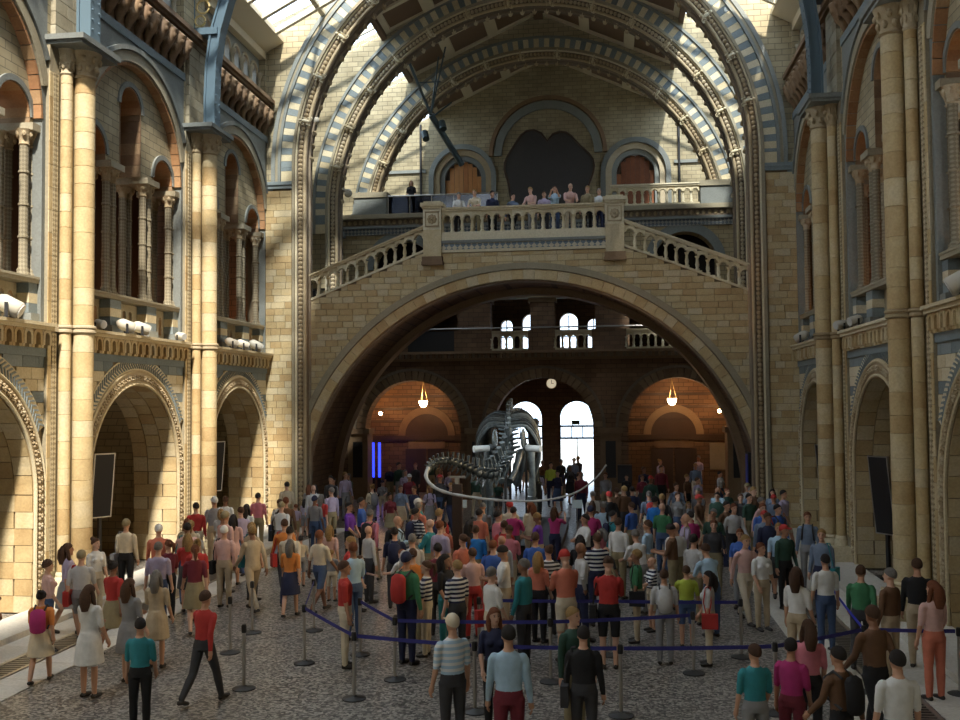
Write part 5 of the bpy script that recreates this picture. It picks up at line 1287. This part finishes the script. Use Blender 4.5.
# ---- people one can make out singly: x, y, facing, build, height, top, bottom, hair, hair colour, bag, bag colour, skin
P_ = [
 (1.71,11.63,182,'standl',1.76,'pale blue','maroon','short','dark',None,'',0,'person in pale blue shirt and maroon trousers seen from behind at the belt'),
 (1.36,13.25,10,'standf',1.62,'navy','black','long','red',None,'',2,'person with long auburn hair facing the pale blue shirt across the belt'),
 (.93,12.35,215,'stand',1.72,'striped pale blue','charcoal','cap','cream',None,'',0,'person in cream cap and pale striped shirt beside the pale blue shirt'),
 (2.56,12.3,178,'standl',1.62,'black','charcoal','short','dark','shoulder bag','charcoal',0,'person in black with dark shoulder bag seen from behind'),
 (2.42,13.0,40,'standl',1.70,'dark green','khaki','short','blonde',None,'',2,'fair-haired person in dark green shirt facing the person in black'),
 (-3.89,25.5,80,'clasp',1.75,'purple','black','short','dark',None,'',0,'uniformed person in purple shirt with clasped hands, nearer the belt corner'),
 (-3.70,26.05,100,'clasp',1.82,'blue','black','short','dark',None,'',1,'taller uniformed person in blue-purple shirt behind the clasped-hands colleague'),
 (1.0,17.95,-80,'phone',1.76,'white','beige','short','dark',None,'',1,'person in white T-shirt and beige shorts looking down at a paper'),
 (1.59,18.2,150,'standf',1.62,'coral','black','long','blonde',None,'',2,'person with long blonde hair beside the white T-shirt'),
 (1.74,18.8,200,'standl',1.65,'striped charcoal','charcoal','bun','brown',None,'',0,'person in dark striped top with a bun behind the blonde hair'),
 (2.29,20.3,170,'standf',1.65,'black','black','long','dark',None,'',1,'person with long black hair dressed all in black'),
 (2.64,19.6,200,'stand',1.78,'striped navy','navy','short','brown',None,'',0,'person in navy and white striped polo in the queue'),
 (2.12,19.1,20,'child',1.15,'magenta','pink','short','blonde',None,'',2,'small blonde child in magenta top beside the striped polo'),
 (2.32,23.1,-60,'fold',1.75,'white','navy','short','dark',None,'',0,'person in white shirt with folded arms near the plinth corner'),
 (4.23,18.1,185,'child',1.42,'lime','denim','short','brown',None,'',0,'child in lime yellow T-shirt in the queue'),
 (3.78,16.9,180,'stand',1.55,'pale grey','grey','short','brown','backpack','pale grey',0,'person with pale grey backpack in front of the lime T-shirt'),
 (4.11,27.4,150,'stand',1.75,'bright blue','navy','short','dark',None,'',0,'person in bright blue top among the far queue'),
 (4.8,24.3,190,'standf',1.70,'magenta','black','short','dark',None,'',0,'person in magenta top among the far queue'),
 (3.51,20.7,215,'leanr',1.72,'white','grey','short','grey',None,'',0,'person in white shirt leaning over behind the lime T-shirt'),
 (4.75,18.9,210,'leanr',1.70,'pale blue','denim','short','brown',None,'',0,'person in pale blue shirt leaning forward near the grille belt'),
 (4.3,21.9,200,'stand',1.72,'white','khaki','bald','dark',None,'',0,'bald person in white top and khaki trousers'),
 (-.02,17.6,60,'standf',1.65,'black','teal','long','dark',None,'',1,'person in black vest top and teal trousers in the queue'),
 (-.68,17.9,200,'stand',1.70,'orange','khaki','short','brown',None,'',0,'person in orange top by the first queue bend'),
 (-.34,18.6,190,'standf',1.70,'maroon','charcoal','short','dark',None,'',0,'person in maroon top by the first queue bend'),
 (.35,18.4,205,'stand',1.65,'pale pink','red','short','brown',None,'',0,'person in pale pink top and red trousers in the queue'),
 (-1.01,19.5,200,'stand',1.75,'pale grey','charcoal','short','grey',None,'',0,'grey-haired person in pale grey shirt at the queue edge'),
 (-1.67,20.9,190,'stand',1.70,'navy','charcoal','short','dark','backpack','navy',0,'person in navy with navy backpack at the queue edge'),
 (-.05,19.9,220,'standf',1.70,'coral','denim','ponytail','brown',None,'',0,'person in coral top with brown ponytail'),
 (.66,19.1,170,'stand',1.70,'blue','black','short','red',None,'',2,'red-haired person in blue top'),
 (.02,21.3,190,'stand',1.70,'bright blue','khaki','short','brown',None,'',0,'person in bright blue top near the tail post'),
 (.55,22.2,170,'stand',1.70,'red','black','short','brown','backpack','red',0,'person in red with red backpack near the tail post'),
 (.48,41.3,20,'stand',1.82,'lime','navy','short','dark',None,'',0,'person in yellow-green safety vest by the entrance doors'),
 (1.75,37.2,60,'stand',1.65,'red','charcoal','short','dark',None,'',0,'person in red top past the dinosaur head'),
 (-6.1,14.9,195,'walkf',1.44,'orange','cream','bun','dark','backpack','magenta',0,'girl in orange top and cream skirt with magenta backpack'),
 (-4.9,14.2,170,'dress',1.66,'white','white','long','brown',None,'',0,'person in white dress beside the magenta backpack'),
 (-3.35,12.7,185,'standf',1.52,'teal','black','short','dark',None,'',0,'person in teal top and black trousers on the open floor'),
 (-3.05,14.1,160,'walk',1.66,'red','charcoal','short','brown',None,'',0,'person in red walking past the lone stanchion'),
 (-7.63,19.4,60,'standf',1.62,'white','cream','bun','brown',None,'',2,'person in white standing against the first sunlit column'),
 (7.55,15.3,200,'standf',1.70,'pale pink','coral','long','red',None,'',0,'person in pale pink top and coral-red trousers over the grille belt'),
 (8.0,14.7,190,'stand',1.70,'striped grey','black','short','dark','backpack','pale grey',0,'person in black with pale grey backpack by the shaded column'),
 (5.9,11.1,190,'stand',1.70,'white','grey','short','dark',None,'',0,'person in plain white top beside the floor grille'),
 (5.35,13.0,170,'standf',1.60,'pink','black','long','brown',None,'',0,'person in pink top by the belt near the grille'),
 (5.0,12.2,150,'standf',1.55,'magenta','maroon','short','dark',None,'',1,'person in magenta top next to the pink top'),
 (5.45,11.7,220,'walk',1.62,'brown','black','short','dark','backpack','black',1,'person in brown with black backpack next to the white top'),
 (4.55,12.0,190,'standf',1.52,'teal','grey','short','brown',None,'',0,'person in teal top near the belt end'),
 (6.95,17.0,160,'walk',1.68,'green','charcoal','short','brown',None,'',0,'person in green walking beside the purple belt'),
 (6.6,18.0,190,'stand',1.66,'white','denim','short','dark',None,'',0,'person in white top and denim trousers at the purple belt'),
 # on the bridge landing and gallery
 (-2.38,35.12,15,'leanr',1.62,'white','black','short','grey',None,'',2,'grey-haired person in white leaning on the landing rail'),
 (-1.75,35.2,-10,'leanr',1.72,'cream','khaki','short','blonde',None,'',2,'blonde person in cream leaning on the landing rail'),
 (-1.2,35.6,30,'standl',1.75,'navy','black','short','dark',None,'',0,'person in navy standing on the landing behind the rail'),
 (.3,35.05,-20,'leanr',1.70,'pale pink','grey','short','blonde',None,'',2,'blonde person in pale pink leaning on the landing rail'),
 (.68,35.7,10,'stand',1.68,'lilac','charcoal','short','brown',None,'',0,'person in lilac on the landing'),
 (1.1,35.05,0,'photo',1.72,'pale blue','denim','short','brown',None,'',0,'person in pale blue raising arms on the landing'),
 (1.62,35.05,15,'leanr',1.78,'pale pink','cream','bald','dark',None,'',2,'bald person in pale pink on the landing'),
 (2.25,35.4,-15,'stand',1.76,'khaki','black','short','blonde',None,'',0,'person in khaki on the landing near the post'),
 (2.66,35.85,0,'standl',1.75,'white','navy','short','grey',None,'',0,'person in white on the landing beside the newel post'),
 (-.5,36.0,40,'walk',1.75,'slate blue','black','short','dark',None,'',0,'person in slate blue walking across the landing'),
 (-6.0,44.6,0,'standf',1.66,'black','black','long','blonde',None,'',2,'blonde person in black behind the smoked glass balustrade'),
]
for q in P_:
    up_z = 10.28 if (34 < q[1] < 36.5 and abs(q[0]) < 3 and q[3] in ('leanr', 'standl', 'stand', 'photo', 'walk') and 'landing' in q[12]) else 12.92 if 'smoked' in q[12] else 0
    person(q[0], q[1], q[2], q[3], q[4], q[5], q[6], q[7], q[8], q[9], q[10] or 'black', q[11], label=q[12], z=up_z)
# ---- the rest of the crowd
RC = random.Random(41)
TAKEN = [(q[0], q[1]) for q in P_]+list(ST.values())+[(-.85,24.4),(-1.09,26.8),(2.02,26.9),(3.52,42),(3.6,40.6)]
BELTS = [('l','a'),('a','b'),('b','c'),('c','d'),('d','e'),('e','f'),('f','g'),('h','i'),('i','j'),('k','h'),('w','x'),('x','y'),('p','q'),('z','f')]
def free(x, y, d):
    if any((x-a)**2+(y-b_)**2 < d*d for a, b_ in TAKEN): return False
    if -2.0 < x < 1.95 and 26.8 < y < 34.2: return False
    if abs(x) > 7.6 and 33 < y < 41: return False
    for a, b_ in BELTS:
        p, q = Vector(ST[a]), Vector(ST[b_]); t_ = max(0, min(1, (Vector((x,y))-p).dot(q-p)/(q-p).length_squared))
        if (p.lerp(q, t_)-Vector((x, y))).length < .38: return False
    return True
FEM = {'standf', 'walkf', 'photo', 'dress', 'child'}
def crowd(n, box, tops, bots, archs, facing, d, where, kids=.08, bags=.2, spread=45):
    made = 0; tries = 0
    while made < n and tries < 4000:
        tries += 1; x = RC.uniform(box[0], box[1]); y = RC.uniform(box[2], box[3])
        if not free(x, y, d): continue
        a = RC.choice(archs); fem = a in FEM; h = RC.gauss(1.63 if fem else 1.75, .05)
        if RC.random() < kids: a = 'child'; h = RC.uniform(1.1, 1.4)
        hs = RC.choice(('long', 'long', 'ponytail', 'short', 'bun') if fem else ('short', 'short', 'short', 'short', 'bald', 'cap')); hcol = RC.choice(('dark', 'dark', 'brown', 'brown', 'blonde', 'grey', 'red'))
        if hs == 'cap': hcol = RC.choice(('white', 'navy', 'red', 'khaki'))
        ac = RC.choice(('backpack', 'shoulder bag')) if (RC.random() < bags and h > 1.5) else None
        for _ in range(12):
            tp, bt = RC.choice(tops), RC.choice(bots)
            key = (a, tp, bt, hs, hcol, where)
            if key not in SEEN: break
        SEEN.add(key); TAKEN.append((x, y)); made += 1
        person(x, y, facing+RC.uniform(-spread, spread), a, h, tp, bt, hs, hcol, ac, RC.choice(('black', 'grey', 'navy', 'khaki', 'red', 'teal')), RC.choice((0,0,1,2,2,3)), where=where)
SEEN = set()
WARM = ['cream', 'pale pink', 'beige', 'white', 'coral', 'red', 'grey', 'pale grey', 'lilac', 'pink', 'orange', 'maroon', 'brown', 'cream', 'pale pink', 'white']
COOL = ['slate blue', 'pale blue', 'grey', 'charcoal', 'navy', 'white', 'pale grey', 'blue', 'lilac', 'slate blue', 'dark green', 'brown', 'pale pink']
MIX = ['white', 'pale grey', 'pale blue', 'blue', 'navy', 'red', 'coral', 'pink', 'magenta', 'green', 'teal', 'grey', 'purple', 'striped navy', 'cream', 'charcoal', 'lilac', 'brown']
DARK = ['charcoal', 'black', 'navy', 'brown', 'maroon', 'grey', 'slate blue', 'dark green', 'white', 'lilac']
BOT = ['denim', 'charcoal', 'khaki', 'black', 'grey', 'navy', 'beige', 'cream']
crowd(34, (-8.0, -4.9, 19.0, 33.0), WARM, BOT, ['walk', 'walk', 'walkf', 'walks', 'stand', 'standf', 'standl', 'dress'], 190, .55, 'sunlit-side crowd')
crowd(9, (-8.0, -4.6, 14.8, 19.0), WARM, BOT, ['walk', 'walkf', 'walks', 'standf', 'stand', 'dress'], 170, .75, 'near the sunlit grille')
crowd(9, (-4.9, -2.9, 19.5, 25.0), WARM, BOT, ['walk', 'walkf', 'walks', 'walk'], 190, .7, 'passage beside the queue')
crowd(42, (-2.4, 4.6, 17.9, 26.6), MIX, BOT, ['stand', 'standf', 'standl', 'fold', 'phone', 'hip', 'photo', 'clasp', 'stand', 'dress'], 190, .53, 'in the queue', spread=100)
crowd(9, (-1.6, 4.6, 16.1, 17.6), MIX, BOT, ['stand', 'standf', 'standl', 'phone'], 190, .6, 'between the belt rows', spread=90)
crowd(34, (4.7, 8.0, 17.6, 33.0), COOL, BOT, ['walk', 'walk', 'walkf', 'stand', 'standl', 'standf', 'walks'], 10, .58, 'shaded-side crowd')
crowd(4, (5.6, 8.0, 12.6, 17.2), DARK+['magenta', 'teal'], BOT, ['walk', 'standf', 'standl'], 180, .7, 'near the shaded grille')
crowd(32, (-7.3, 7.3, 33.5, 43.2), DARK, BOT, ['stand', 'walk', 'standf', 'standl', 'walkf'], 20, .7, 'under the bridge')
crowd(8, (-2.0, 2.3, 45.0, 49.4), DARK, BOT, ['walk', 'walkf', 'stand'], 0, .6, 'at the entrance doors')
crowd(5, (-7.4, 7.4, 45.2, 47.0), DARK, BOT, ['stand', 'standf', 'walk'], 0, .8, 'behind the screen arches')
crowd(8, (2.2, 4.7, 27.0, 33.0), DARK+['white'], BOT, ['stand', 'standf', 'walk'], 180, .6, 'beside the plinth')
crowd(5, (-4.4, -2.2, 27.2, 33.0), DARK+['lilac'], BOT, ['walk', 'walkf'], 10, .8, 'passage past the plinth')
for ys_, sxx in ((24.0, -1), (31.0, -1), (17.8, -1), (24.5, 1), (31.3, 1)):
    crowd(2, (min(sxx*9.9, sxx*12.5), max(sxx*9.9, sxx*12.5), ys_-1.6, ys_+1.8), WARM if sxx < 0 else DARK, BOT, ['stand', 'standf', 'standl'], 90*sxx, .8, {24.0: 'sunlit middle alcove', 31.0: 'sunlit end alcove', 17.8: 'sunlit first alcove', 24.5: 'shaded middle alcove', 31.3: 'shaded end alcove'}[ys_])
